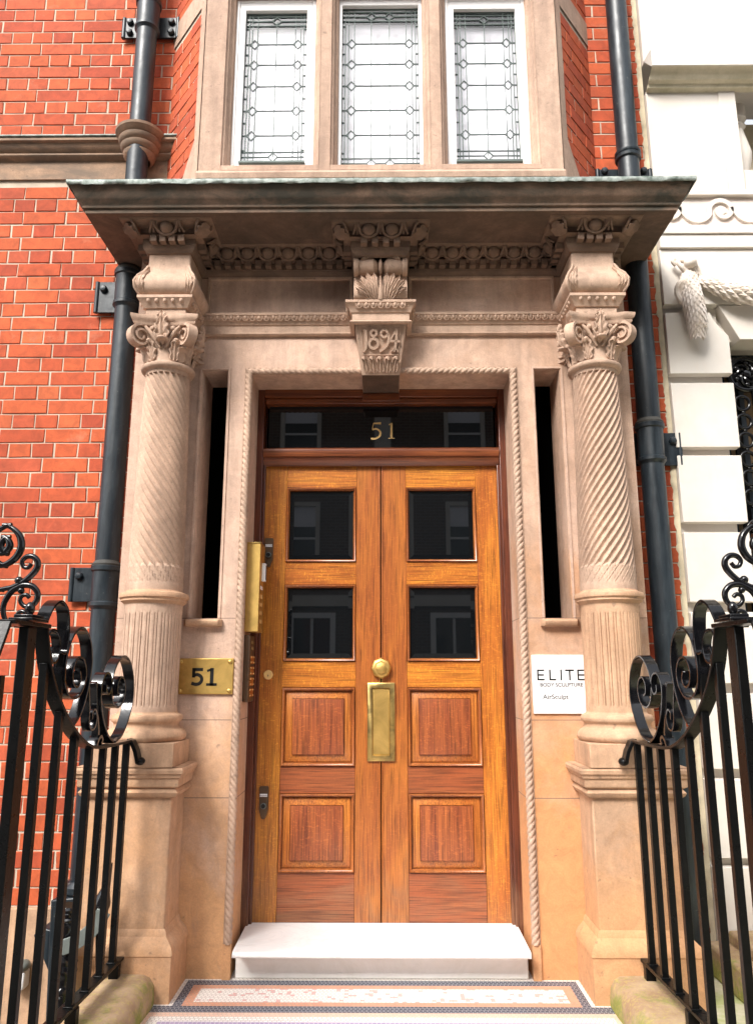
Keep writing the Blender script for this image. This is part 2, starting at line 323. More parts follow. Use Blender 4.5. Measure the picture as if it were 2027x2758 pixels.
    def leaf(s, spine, side, Wd, m, lobes=4, relief=.006, seedv=0):   # acanthus leaf: scalloped outline, ribs, thickness
        P = catmull(spine, 5); N = len(P); side = Vector(side).normalized(); K = 8; front = []; back = []
        for i, p in enumerate(P):
            v = i/(N-1); t = (P[min(i+1, N-1)]-P[max(i-1, 0)]).normalized(); nn = side.cross(t).normalized()
            env = (.55+.45*math.sin(PI*min(1, v*1.1+.12)))*(1 if v < .75 else max(.12, 1-(v-.75)/.25*.85))
            wv = Wd*env*(1-.30*abs(math.cos(PI*lobes*v+.4))**2)
            rf = []; rb = []
            for k in range(-K, K+1):
                u = k/K; h = relief*(math.cos(u*PI*2.5+v*1.5)*.6*(1-abs(u)*.3)+.9*(1-abs(u))) + relief*1.2*abs(math.sin(PI*lobes*v-abs(u)*1.6))*abs(u)
                q = p+side*(u*wv)+t*(abs(u)*wv*.35)
                rf.append(q+nn*h); rb.append(q-nn*(relief*.9+abs(u)*.002))
            front.append(rf); back.append(rb)
        s.grid(front, m); s.grid(back, m)
        edge = [[a[0], b[0]] for a, b in zip(front, back)]; s.grid(edge, m)
        edge = [[a[-1], b[-1]] for a, b in zip(front, back)]; s.grid(edge, m)
        s.grid([front[-1], back[-1]], m); s.grid([front[0], back[0]], m)

def catmull(pts, n=6):
    P = [Vector(p) for p in pts]; out = []
    for i in range(len(P)-1):
        a, b, c, d = P[max(i-1, 0)], P[i], P[i+1], P[min(i+2, len(P)-1)]
        for k in range(n):
            t = k/n; out.append(.5*((2*b)+(c-a)*t+(2*a-5*b+4*c-d)*t*t+(3*b-a-3*c+d)*t**3))
    out.append(P[-1]); return out

def obj(name, mb, parent=None, bevel=0, smooth=40, seg=2):
    me = bpy.data.meshes.new(name); me.from_pydata([tuple(v) for v in mb.v], [], mb.f)
    for k in mb.mats: me.materials.append(M[k] if isinstance(k, str) else k)
    me.polygons.foreach_set('material_index', mb.mi)
    bm = bmesh.new(); bm.from_mesh(me); bmesh.ops.remove_doubles(bm, verts=bm.verts, dist=1e-5)
    bmesh.ops.recalc_face_normals(bm, faces=bm.faces); bm.to_mesh(me); bm.free()
    me.polygons.foreach_set('use_smooth', [True]*len(me.polygons)); me.set_sharp_from_angle(angle=R(smooth))
    o = bpy.data.objects.new(name, me); C.objects.link(o)
    if parent: o.parent = parent
    if bevel:
        b = o.modifiers.new('bevel', 'BEVEL'); b.width = bevel; b.segments = seg; b.limit_method = 'ANGLE'; b.angle_limit = R(35)
    return o
def tag(o, label, cat, group=None):
    o['label'] = label; o['category'] = cat
    if group: o['group'] = group
    return o
def thing(name, label, cat, loc=(0, 0, 0), group=None):
    o = bpy.data.objects.new(name, None); C.objects.link(o); o.location = loc; o.empty_display_size = .1
    return tag(o, label, cat, group)
def struct(name, mb, **k):
    o = obj(name, mb, **k); o['kind'] = 'structure'; return o
def text(mb, txt, x, z, size, y, m, ext=.001, align='CENTER', bold=0, sx=1, space=1):
    cu = bpy.data.curves.new('lettering', 'FONT'); cu.body = txt; cu.size = size; cu.extrude = ext; cu.align_x = align; cu.offset = bold; cu.space_character = space
    o = bpy.data.objects.new('lettering', cu); C.objects.link(o); bpy.context.view_layer.update()
    me = o.to_mesh(); mb.add([(x+v.co.x*sx, y-v.co.z, z+v.co.y) for v in me.vertices], [tuple(p.vertices) for p in me.polygons], m)
    o.to_mesh_clear(); bpy.data.objects.remove(o); bpy.data.curves.remove(cu)

# ---------------------------------------------------------------- brickwork
def bricks(mb, P0, du, nrm, width, z0, z1, skip=(), u_off=0.0):
    P0 = Vector(P0); du = Vector(du).normalized(); nrm = Vector(nrm).normalized()
    k0 = math.floor((z0-1.9414)/.075)
    k = k0
    while True:
        zb = 1.9414+k*.075; zt = zb+.0683
        if zb > z1: break
        if zt > z0 and not any(a < (zb+zt)/2 < b for a, b in skip):
            head = k % 2 == 0; step = .1135 if head else .227
            u = -step+(u_off % step)+(0 if head else .0567)+random.uniform(-.004, .004)
            while u < width:
                w = step-.0082+random.uniform(-.0025, .0025); a = max(u, 0); b = min(u+w, width)
                if b-a > .012:
                    lo, hi = max(zb, z0), min(zt, z1); d = random.uniform(-.0015, .0018); j = lambda: random.uniform(-.0016, .0016)
                    def pt(uu, zz, dd): q = P0+du*uu+nrm*dd; return (q.x, q.y, zz)
                    e = .0022
                    jj = [(j(), j()) for _ in range(4)]
                    co = [(a+jj[0][0], lo+jj[0][1]), (b+jj[1][0], lo+jj[1][1]), (b+jj[2][0], hi+jj[2][1]), (a+jj[3][0], hi+jj[3][1])]
                    sg = [(1, 1), (-1, 1), (-1, -1), (1, -1)]
                    vs = [pt(x, y, -.008) for x, y in co]+[pt(x, y, d-.0012) for x, y in co]+[pt(x+sx*e, y+sz*e, d+.001) for (x, y), (sx, sz) in zip(co, sg)]
                    fs = [(8, 9, 10, 11)]+[(4+i, 4+(i+1) % 4, 8+(i+1) % 4, 8+i) for i in range(4)]+[(i, (i+1) % 4, 4+(i+1) % 4, 4+i) for i in range(4)]
                    mb.add(vs, fs, 'brick')
                u += step
        k += 1

house = thing('brick_house', 'red brick house with a stone framed bay window above its oak entrance', 'house', (0, .2, -1.2))
HL = Vector(house.location)
def hpart(name, mb, parent=None, **k):                      # house parts keep world-scale coordinates under the house's base
    mb.v = [(v[0]-HL.x, v[1]-HL.y, v[2]-HL.z) for v in mb.v]; return obj(name, mb, parent or house, **k)
b = MB()
b.box(-3.3, -1.0, .203, .5, .21, 5.4, 'mortar'); bricks(b, (-3.3, .2, 0), (1, 0, 0), (0, -1, 0), 2.3, .21, 5.4, skip=[(3.775, 3.975)])
hpart('brick_wall', b)
b = MB(); b.box(1.0, 1.418, .203, .5, -.6, 5.4, 'mortar'); bricks(b, (1.0, .2, 0), (1, 0, 0), (0, -1, 0), .408, -.6, 5.4, u_off=.07)
hpart('brick_wall', b)
b = MB()                                                     # crumbling mortar fillet where the two houses meet
rows = []
zz = -.6
while zz < 5.4:
    w = .006+random.uniform(0, .012); rows.append([(1.414-w, .199, zz), (1.416-w*.6, .193, zz), (1.425, .190, zz), (1.428, .21, zz)]); zz += .018
b.grid(rows, 'mortar_dark'); hpart('mortar_fillet', b, smooth=70)
b = MB(); b.box(-3.3, -1.0, .18, .5, -1.2, .21, 'stone_low'); hpart('stone_plinth', b, bevel=.006)
# string course with its socket moulding round the pipe
b = MB()
prof = [(0, 3.775), (.010, 3.775), (.010, 3.884), (.030, 3.888), (.040, 3.900), (.038, 3.911), (.026, 3.916), (.034, 3.920), (.052, 3.934), (.060, 3.950), (.060, 3.957), (.078, 3.961), (.078, 3.974), (0, 3.984)]
b.mould(prof, [(-3.3, .2), (-1.02, .2)], 'stone_band')
sc = hpart('string_course', b)
b = MB(); b.lathe([(.058, 3.835), (.070, 3.842), (.080, 3.856), (.083, 3.870), (.070, 3.874), (.086, 3.882), (.096, 3.896), (.098, 3.909), (.084, 3.913), (.100, 3.921), (.108, 3.934), (.110, 3.946), (.097, 3.950), (.112, 3.958), (.120, 3.970), (.127, 3.976), (.129, 3.990), (.055, 3.998)], -1.27, .135, 'stone_band', caps=False)
hpart('pipe_collar_moulding', b)
b = MB(); b.box(-3.3, -1.395, .116, .206, 3.982, 3.992, 'leadcap'); b.box(-1.145, -1.02, .116, .206, 3.982, 3.992, 'leadcap')
hpart('lead_flashing', b, bevel=.003)

# ---- bay window
bay = MB()
xo, xi, yf = 1.142, .890, -.11
for s_ in (-1, 1):
    A = Vector((s_*xo, .2)); B = Vector((s_*xi, yf)); d = (B-A); L = d.length; du = Vector((d.x, d.y, 0)).normalized()
    nr = Vector((s_*abs(d.y), -abs(d.x), 0)).normalized()
    bb = MB(); off = Vector((A.x, A.y, 0))
    q = [A-Vector((nr.x, nr.y))*.003, B-Vector((nr.x, nr.y))*.003]
    bb.add([(q[0].x, q[0].y, 3.3), (q[1].x, q[1].y, 3.3), (q[1].x, q[1].y, 5.4), (q[0].x, q[0].y, 5.4)], [(0, 1, 2, 3)], 'mortar')
    bricks(bb, off, du, nr, L-.055, 3.3, 5.4, skip=[(4.60, 4.75)])
    hpart('bay_side_wall', bb)
    bb = MB()                                                # stone string in the canted side and splayed foot
    o1 = Vector((nr.x, nr.y))*.004
    for za, zb2, u0, u1 in ((4.59, 4.738, 0, L-.055),):
        p0 = A+d.normalized()*u0+o1; p1 = A+d.normalized()*u1+o1
        bb.add([(p0.x, p0.y, za), (p1.x, p1.y, za), (p1.x, p1.y, zb2), (p0.x, p0.y, zb2)], [(0, 1, 2, 3)], 'stone_bay')
    p0 = A+d.normalized()*.20+o1; p1 = B+o1
    p2 = A+d.normalized()*(L-.055)+o1
    bb.add([(p0.x, p0.y, 3.3), (p1.x, p1.y, 3.3), (p1.x, p1.y, 3.80), (p2.x, p2.y, 3.80), (p0.x, p0.y, 3.62)], [(0, 1, 2, 3, 4)], 'stone_bay')
    bb.add([(p2.x, p2.y, 3.80), (p1.x, p1.y, 3.80), (p1.x, p1.y, 5.4), (p2.x, p2.y, 5.4)], [(0, 1, 2, 3)], 'stone_bay')
    hpart('stone_band', bb)
b = MB()
ops = [(-.748, -.335, 3.63, 4.66), (-.213, .213, 3.63, 4.66), (.335, .748, 3.63, 4.66)]
b.holed(-.889, .889, 3.25, 5.4, [(p-.034, q+.034, u-.001, v+.034) for p, q, u, v in ops], -.11, .02, 'stone_bay')
hpart('stone_window_surround', b)
for x0, x1, *_ in ops:                                        # moulded mullion edges and sloping sill
    b = MB(); b.frame(x0-.034, x1+.034, 3.600, 4.694, [(.0005, -.112), (.004, -.100), (.012, -.097), (.014, -.084), (.022, -.070), (.030, -.066), (.0305, -.056), (.034, -.052), (.034, .0)], 'stone_bay')
    hpart('mullion_moulding', b, smooth=30)
b = MB()
for x0, x1, *_ in ops: b.add([(x0+.001, -.108, 3.606), (x1-.001, -.108, 3.606), (x1-.001, -.02, 3.650), (x0+.001, -.02, 3.650)], [(0, 1, 2, 3)], 'stone_bay')
b.mould([(0, 3.53), (.035, 3.535), (.04, 3.56), (.03, 3.575), (0, 3.60)], [(-.889, -.11), (.889, -.11)], 'stone_bay')
hpart('window_sill', b)

def leaded(x0, x1, z0, z1, n_in, rowz, bx, vx, ym, side):
    """lead came pattern; bx = border line insets, vx = inner uprights"""
    b = MB(); t = .0036
    fn = lambda a, c, d: (a, ym+d, c)
    def ln(a, c, w=t): b.stroke([a, c], w, fn, -.004, .003, 'lead')
    for i in bx:
        ln((x0+i, z0), (x0+i, z1)); ln((x1-i, z0), (x1-i, z1))
    for x in vx: ln((x, z0+.05), (x, z1-.05))
    mid = bx[1]+(bx[2]-bx[1])/2; dm = .024
    for z in rowz:
        for sx, X in ((1, x0+mid), (-1, x1-mid)):
            b.stroke([(X-dm, z), (X, z+dm*1.1), (X+dm, z), (X, z-dm*1.1), (X-dm, z)], t, fn, -.004, .003, 'lead')
        ln((x0+mid+dm, z), (x1-mid-dm, z)); ln((x0, z), (x0+mid-dm, z)); ln((x1-mid+dm, z), (x1, z))
    zs_ = [z0]+list(rowz)+[z1]
    for z in [(p+q)/2 for p, q in zip(zs_, zs_[1:])]: ln((x0, z), (x0+bx[0], z)); ln((x1-bx[0], z), (x1, z))
    for z, sg in ((z0, 1), (z1, -1)):
        ln((x0, z+sg*.02), (x1, z+sg*.02)); ln((x0, z+sg*.075), (x1, z+sg*.075)); ln((x0, z+sg*.003), (x1, z+sg*.003), .006)
        cs = vx if len(vx) > 1 else [(x0+x1)/2]
        for cx_ in cs:
            zc = z+sg*.047; b.stroke([(cx_-dm, zc), (cx_, zc+dm), (cx_+dm, zc), (cx_, zc-dm), (cx_-dm, zc)], t, fn, -.004, .003, 'lead')
        for a, c in zip([x0+.0]+[q+dm for q in cs], [q-dm for q in cs]+[x1]): ln((a, z+sg*.047), (c, z+sg*.047), .003)
    ln((x0+.001, z0), (x0+.001, z1)); ln((x1-.001, z0), (x1-.001, z1))
    return b
rz = [3.865, 4.01, 4.155, 4.285, 4.41]
for (x0, x1, z0, z1), kind in zip(ops, ('side', 'mid', 'side')):
    if kind == 'side':
        b = MB(); cxm = (x0+x1)/2
        b.frame(x0, x1, 3.632, 4.66, [(0, -.045), (.012, -.05), (.018, -.040), (.040, -.040), (.043, -.028), (.046, -.012)], 'win_white')
        fo = hpart('window_frame', b)
        g0, g1, h0, h1 = x0+.046, x1-.046, 3.695, 4.60
        b2 = MB(); b2.holed(x0+.02, x1-.02, 3.65, 4.645, [(g0, g1, h0, h1)], -.043, -.012, 'win_white'); hpart('casement', b2, fo, bevel=.002)
        b3 = MB(); b3.box(g0-.004, g1+.004, -.060, -.040, h0-.012, h0-.002, 'lead'); hpart('weather_bar', b3, fo)
    else:
        b = MB(); b.holed(x0, x1, 3.632, 4.66, [(x0+.015, x1-.015, 3.655, 4.625)], -.045, 0, 'win_white'); fo = hpart('window_frame', b, bevel=.002)
        g0, g1, h0, h1 = x0+.015, x1-.015, 3.655, 4.625
    b = MB(); b.add([(g0, -.016, h0), (g1, -.016, h0), (g1, -.016, h1), (g0, -.016, h1)], [(0, 1, 2, 3)], 'glass'); hpart('leaded_pane', b, fo)
    vx = [(x0+x1)/2] if kind == 'side' else [-.047, .047]
    bx = [.018, .034, .062] if kind == 'side' else [.016, .034, .064]
    hpart('lead_lattice', leaded(g0, g1, h0, h1, 0, rz, bx, vx, -.018, kind), fo)
    b = MB(); b.add([(g0-.05, .035, h0-.03), (g1+.05, .035, h0-.03), (g1+.05, .035, h1-.045), (g0-.05, .035, h1-.045)], [(0, 1, 2, 3)], 'blind_sky_white'); hpart('sky_reflection_sheet', b, fo)  # added white sheet: the sky's reflection in the pane, put in as colour
b = MB(); b.box(-.88, .88, .10, .12, 3.3, 5.3, 'black'); hpart('dark_room', b)

# ---------------------------------------------------------------- stone porch
porch = thing('stone_porch', 'carved pink sandstone porch dated 1894 with twisted columns and a deep weathered cornice', 'porch')
b = MB()
holes = [(-.61, .61, -.05, 2.588), (-.842, -.722, 1.44, 2.606), (.722, .842, 1.44, 2.606)]
b.holed(-1.168, 0, -.3, 3.2, [(h[0], min(h[1], 0), h[2], h[3]) for h in holes if h[0] < 0], 0, .30, 'stone', skipx=0)
b.holed(0, 1.168, -.3, 3.2, [(max(h[0], 0), h[1], h[2], h[3]) for h in holes if h[1] > 0], 0, .30, 'stone_right', skipx=0)
obj('stone_wall', b, porch)
for s_ in (-1, 1):                                            # slot windows: fillet frame, black depth, sill
    a, c = sorted((s_*.842, s_*.722))
    b = MB(); b.frame(a-.014, c+.014, 1.40, 2.620, [(0, .001), (.001, -.006), (.010, -.006), (.0115, .004), (.014, .004)], 'stone')
    so_ = obj('slot_window', b, porch)
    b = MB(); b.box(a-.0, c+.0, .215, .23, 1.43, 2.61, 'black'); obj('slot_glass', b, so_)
    b = MB()
    pr_ = [(.001, 1.402), (.030, 1.404), (.040, 1.414), (.041, 1.425), (.032, 1.434), (-.26, 1.444)]
    rows = []
    for k, (u, ex) in enumerate(((a-.022, 0), (a-.010, 1), (c+.010, 1), (c+.022, 0))):
        rows.append([(u if k in (0, 3) else u, -o*(1 if ex else .55) if o > 0 else -o, z) for o, z in pr_])
    b.grid(rows, 'stone_low' if s_ < 0 else 'stone_low'); b.add(rows[0], [tuple(range(6))], 'stone_low'); b.add(rows[-1], [tuple(range(6))], 'stone_low')
    obj('slot_sill', b, so_)
# rope moulding round the doorway
def rope(mb, p0, p1, rad, m, hand=1, sq=1.0):
    p0, p1 = Vector(p0), Vector(p1); t = (p1-p0); L = t.length; t.normalize(); n0 = Vector((0, -1, 0)); w = t.cross(n0)
    N = int(L/.0026); rows = []; SEG = 24
    for i in range(N+1):
        sft = L*i/N; row = []
        for k in range(SEG):
            th = 2*PI*k/SEG; ph = (3*(th-hand*sft*2*PI/.084)) / 2
            lob = abs(math.cos(ph)); rr = rad*(.62+.42*lob**.45)
            row.append(p0+t*sft+(n0*math.cos(th)*sq+w*math.sin(th))*rr)
        rows.append(row)
    mb.grid(rows, m, cu=True)
xr, zr = .6215, 2.600; rr_ = .0165
b = MB()
for s_ in (-1, 1):
    rope(b, (s_*xr, -.002, .13), (s_*xr, -.002, zr), rr_, 'stone_low' if s_ > 9 else 'stone_carved', hand=s_)
    b.box(min(s_*.607, s_*.640), max(s_*.607, s_*.640), -.012, .02, 0, .13, 'stone_low')
    rope(b, (s_*.09, -.002, zr), (s_*(xr+.012), -.002, zr), rr_, 'stone_carved', hand=-s_)
    b.stroke([(s_*.639, .13), (s_*.639, 2.6165), (s_*.09, 2.6165)], .003, lambda a, c, d: (a, d, c), -.006, .004, 'stone_carved')
obj('rope_moulding', b, porch, smooth=60)

# keystone
b = MB()
def ks(z): t = (z-2.565)/(2.80-2.565); return .088+.034*t, -.035-.085*t
rows = []
for z in (2.565, 2.60, 2.65, 2.70, 2.75, 2.80):
    hw, y = ks(z); rows.append([(-hw, .21, z), (-hw, y, z), (hw, y, z), (hw, .21, z)])
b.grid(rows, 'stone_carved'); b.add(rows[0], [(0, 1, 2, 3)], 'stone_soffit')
kobj = obj('keystone', b, porch, bevel=.004)
b = MB()
def kf(a, c, d):
    hw, y = ks(c); return (a, y-d, c)
for pts in ([(-.080, 2.652), (-.094, 2.778), (.094, 2.778), (.080, 2.652), (-.080, 2.652)],): b.stroke(pts, .005, kf, -.002, .005, 'stone_carved')
Zc = lambda u: 2.664+u*.100
def dig(pts, w, sm=True): b.stroke([(x, Zc(z)) for x, z in (catmull(pts, 6) if sm else pts)], w, kf, -.002, .011, 'stone_carved')
def arc(cx, cz, r, a0, a1, n=20): return [(cx+r*math.cos(R(a0+(a1-a0)*i/n)), cz+r*math.sin(R(a0+(a1-a0)*i/n))) for i in range(n+1)]
def dg(pts, w, z0=2.664): b.stroke([(x, z0+z) for x, z in pts], w, kf, -.002, .012, 'stone_carved')
dg([(-.082, .094), (-.070, .090), (-.067, .050), (-.070, .012), (-.080, -.002)], [.004, .012, .012, .012, .007])
dg(arc(-.033, .0795, .0135, 0, 360), .0105); dg(arc(-.033, .034, .0205, 0, 360), .0125)
dg(arc(.0165, .077, .0155, 0, 360), .0105); dg(catmull([(.033, .080), (.037, .055), (.026, .022), (-.006, .001)], 5), .0105)
dg([(.073, .098), (.072, .05), (.066, .012), (.060, .0)], .0125); dg([(.071, .09), (.043, .048)], .008); dg([(.042, .045), (.089, .043)], .0105); dg([(.048, .001), (.074, .010), (.080, -.003)], .006)
obj('date_carving', b, kobj)
b = MB()
for u in (-1, -.5, 0, .5, 1):
    b.leaf([(u*.060, -.038, 2.578), (u*.064, -.052, 2.596), (u*.068, -.062, 2.616), (u*.074, -.078, 2.632), (u*.076, -.094, 2.628)], (1, 0, 0), .021, 'stone_carved', lobes=2, relief=.006)
obj('acanthus_leaf', b, kobj)
# architrave: egg band + fascia + fillet, on the wall and round the keystone
B0, B1, YB, K_, YK = .870, 1.062, -.235, .122, -.125
wallpath = [(-.868, 0), (-K_, 0), (-K_, YK), (K_, YK), (K_, 0), (.868, 0)]
b = MB()
b.mould([(0, 2.778), (.016, 2.778), (.022, 2.784), (.016, 2.792), (.010, 2.794), (.010, 2.830), (.016, 2.832), (.020, 2.842), (.034, 2.868), (.040, 2.872), (.040, 2.884), (0, 2.888)], wallpath, 'stone_carved')
def along(path, step, fn, margin=.0):
    for (p, q) in zip(path, path[1:]):
        p, q = Vector(p), Vector(q); d = q-p; L = d.length-2*margin
        if L < step*.5: continue
        d.normalize(); n_ = Vector((d.y, -d.x)); k = max(1, round(L/step))
        for i in range(k): fn(p+d*(margin+L*(i+.5)/k), d, n_, i, k)
def lamb(pt, d, n_, i, k, z0=2.836, z1=2.870):                     # small leaf-and-tongue scallops
    ang = [PI*j/6 for j in range(7)]
    pts = []
    for a in ang:
        u = math.cos(a)*.0145; h = -math.sin(a)*.020; t = (z1+h-2.842)/.026
        pts.append(Vector((pt.x+d.x*u+n_.x*(.024+.012*t), pt.y+d.y*u+n_.y*(.024+.012*t), z1-.002+h)))
    b.tube(pts, .0048, 'stone_carved', 6)
    c_ = Vector((pt.x+n_.x*.032, pt.y+n_.y*.032, z1-.008)); b.ell(c_, (.0095, .0095, .012), 'stone_carved', 8, 5)
along(wallpath, .034, lamb, .006)
obj('architrave_moulding', b, porch)
for s_ in (-1, 1):                                                   # die and egg band above each capital
    b = MB(); xa, xb = sorted((s_*B0, s_*B1))
    b.box(xa+.006, xb-.006, YB+.006, .15, 2.775, 2.815, 'stone_carved')
    pth = [(xa, .15), (xa, YB), (xb, YB), (xb, .15)]
    b.mould([(-.02, 2.806), (.002, 2.808), (.006, 2.815), (.022, 2.842), (.028, 2.848), (.028, 2.861), (-.02, 2.866)], pth, 'stone_carved')
    along(pth, .034, lambda p, d, n_, i, k: lamb(p-n_*.014, d, n_, i, k, 2.81, 2.846), .004)
    obj('architrave_block', b, porch)
# cushion frieze blocks
for s_ in (-1, 1):
    b = MB(); xc = s_*.966; rows = []
    for z, hx, y in catmull([(2.864, .108, -.228), (2.872, .124, -.252), (2.892, .140, -.272), (2.922, .143, -.278), (2.955, .131, -.264), (2.985, .112, -.242), (3.015, .099, -.225), (3.05, .096, -.22), (3.10, .096, -.22)], 4):
        rows.append([(xc-hx, .19, z), (xc-hx, y, z), (xc+hx, y, z), (xc+hx, .19, z)])
    b.grid(rows, 'stone_carved'); fb = obj('cushion_frieze', b, porch, bevel=.006, smooth=50)
    b = MB()
    for q in (-1, 1):
        b = MB(); b.leaf([(xc+q*.092, -.248, 2.872), (xc+q*.108, -.277, 2.900), (xc+q*.110, -.281, 2.928), (xc+q*.098, -.266, 2.962), (xc+q*.080, -.243, 2.995)], (1, 0, 0), .019, 'stone_carved', lobes=4, relief=.003)
        b.tube([(xc+q*(h-.006), y-.002, z) for z, h, y in [(2.870, .124, -.250), (2.892, .140, -.272), (2.922, .143, -.278), (2.955, .131, -.264), (2.985, .112, -.242), (3.02, .099, -.225)]], .006, 'stone_carved', 8)
        obj('acanthus_leaf', b, fb)
# centre console above the keystone
b = MB(); rows = []
for z, y in catmull([(2.886, -.15), (2.90, -.168), (2.93, -.172), (2.96, -.160), (2.99, -.142), (3.02, -.132), (3.05, -.138)], 4):
    rows.append([(-.124, .02, z), (-.124, y, z), (.124, y, z), (.124, .02, z)])
b.grid(rows, 'stone_carved'); b.box(-.118, .118, -.13, .02, 3.05, 3.095, 'stone_carved')
co_ = obj('console_block', b, porch, bevel=.003)
b = MB()                                                              # bolster roll with rings, leaf below
def roll(x0, x1, r0, r1, mid):
    b.grid([[(x, -.150-r*math.cos(2*PI*k/20), 3.055+r*math.sin(2*PI*k/20)) for k in range(20)] for x, r in [(x0, r0), (x0+(x1-x0)*.25, mid), (x0+(x1-x0)*.75, mid*1.04), (x1, r1)]], 'stone_carved', cu=True)
roll(-.098, -.012, .036, .022, .040); roll(.098, .012, .036, .022, .040)
for q in (-1, 1):
    b.grid([[(x, -.150-r*math.cos(2*PI*k/24), 3.055+r*math.sin(2*PI*k/24)) for k in range(24)] for x, r in [(q*.124, .002), (q*.124, .040), (q*.120, .043), (q*.104, .043), (q*.100, .040), (q*.098, .03)]], 'stone_carved', cu=True)
b.ell((0, -.158, 3.05), (.010, .040, .034), 'stone_carved')
for q in (-1, 1): b.leaf([(q*.03, -.17, 3.10), (q*.06, -.186, 3.09), (q*.09, -.19, 3.072)], (0, 0, 1), .012, 'stone_carved', lobes=2, relief=.004)
for q in (-1, 1):
    for k, (x0, x1, z1, w) in enumerate([(.018, .030, 3.012, .017), (.030, .062, 3.015, .019), (.045, .090, 2.99, .019), (.062, .108, 2.962, .018), (.080, .114, 2.930, .015)]):
        zb = 2.888; ym = lambda z: -(.150+.026*math.sin(PI*min(1, max(0, (z-2.886)/.12))))-.006
        pts = [(q*(x0*.5+.012), ym(zb), zb)]+[(q*(x0*.5+.012+(x1-x0*.5-.012)*t**1.3), ym(zb+(z1-zb)*t)-.010*t, zb+(z1-zb)*t) for t in (.3, .6, .85, 1)]
        b.leaf(pts, (1, 0, 0), w, 'stone_carved', lobes=2, relief=.006)
b.tube([(0, -.158, 2.888), (0, -.180, 2.93), (0, -.165, 2.98), (0, -.150, 3.012)], [.014, .010, .006, .003], 'stone_carved', 10)
obj('acanthus_leaf', b, co_)

# bed mouldings: dentils, egg and dart, round all breaks
bp = [(-B1, .19), (-B1, -.22), (-B0, -.22), (-B0, 0), (-.112, 0), (-.112, -.195), (.112, -.195), (.112, 0), (B0, 0), (B0, -.22), (B1, -.22), (B1, .19)]
b = MB()
b.mould([(-.01, 3.082), (.008, 3.084), (.012, 3.092), (.022, 3.104), (.022, 3.112), (.024, 3.114), (.024, 3.148), (.058, 3.149), (.054, 3.153), (.034, 3.155), (.036, 3.190), (.100, 3.192), (.106, 3.194), (.112, 3.202), (-.01, 3.202)], bp, 'stone_soot_shade')
def dent(pt, d, n_, i, k):
    a = pt+n_*.030; vs = []
    for uu in (-.0140, .0140):
        for dd in (-.004, .030):
            for z in (3.117, 3.148): vs.append((a.x+d.x*uu+n_.x*dd, a.y+d.y*uu+n_.y*dd, z))
    b.add(vs, [(0, 1, 3, 2), (4, 6, 7, 5), (0, 4, 5, 1), (2, 3, 7, 6), (0, 2, 6, 4), (1, 5, 7, 3)], 'stone_soot_shade')
along(bp, .048, dent, .012)
obj('dentil_moulding', b, porch)
b = MB()
def egg(pt, d, n_, i, k):
    cxy = pt+n_*.070; zc = 3.172
    nu, nv = 14, 9
    rows = []
    for a in range(nv+1):
        la = PI*a/nv; taper = 1 if a < nv/2 else (1-.22*((a/nv-.5)*2))
        rows.append([(cxy.x+(d.x*math.cos(2*PI*q/nu)*.0325*taper+n_.x*math.sin(2*PI*q/nu)*.030)*math.sin(la)+n_.x*.012*math.cos(la),
                      cxy.y+(d.y*math.cos(2*PI*q/nu)*.0325*taper+n_.y*math.sin(2*PI*q/nu)*.030)*math.sin(la)+n_.y*.012*math.cos(la), zc+.027*math.cos(la)) for q in range(nu)])
    b.grid(rows, 'stone_soot_shade', cu=True)
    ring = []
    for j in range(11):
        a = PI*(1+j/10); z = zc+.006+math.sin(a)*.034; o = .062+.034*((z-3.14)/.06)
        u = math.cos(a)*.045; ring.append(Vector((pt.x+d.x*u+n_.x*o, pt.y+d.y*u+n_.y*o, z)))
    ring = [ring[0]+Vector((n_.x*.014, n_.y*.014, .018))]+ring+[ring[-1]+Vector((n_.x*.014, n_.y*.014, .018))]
    b.tube(ring, .0065, 'stone_soot_shade', 6)
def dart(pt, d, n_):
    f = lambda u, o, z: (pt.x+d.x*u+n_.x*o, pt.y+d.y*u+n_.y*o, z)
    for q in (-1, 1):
        b.tube([f(q*.004, .100, 3.194), f(q*.008, .090, 3.176), f(q*.020, .066, 3.156)], [.007, .007, .004], 'stone_soot_shade', 6)
    b.tube([f(0, .088, 3.180), f(0, .070, 3.154)], [.002, .0045], 'stone_soot_shade', 6)
    b.ell(f(0, .100, 3.190), (.004, .004, .004), 'stone_soot_shade', 8, 5)
eds = []
for si, (p, q) in enumerate(zip(bp, bp[1:])):
    b = MB()
    p, q = Vector(p), Vector(q); d = q-p; L = d.length; d.normalize(); n_ = Vector((d.y, -d.x))
    if L > .6: k = 6; st = (L-.17)/k; m0 = .085
    elif abs(d.x) > .5: k = 1 if L < .2 else 2; k = {True: 1, False: 2}[L < .21]; st = .118 if k == 1 else .10; m0 = (L-st*k)/2
    else: k = 1; st = .118; m0 = (L-st)/2
    if L > .21 and abs(d.x) > .5 and L < .6: k = 2; st = .105; m0 = (L-.21)/2
    for i in range(k): egg(p+d*(m0+st*(i+.5)), d, n_, i, k)
    for i in range(k+1): dart(p+d*(m0+st*i), d, n_)
    eds.append(obj('egg_and_dart_moulding', b, porch))
cl = []
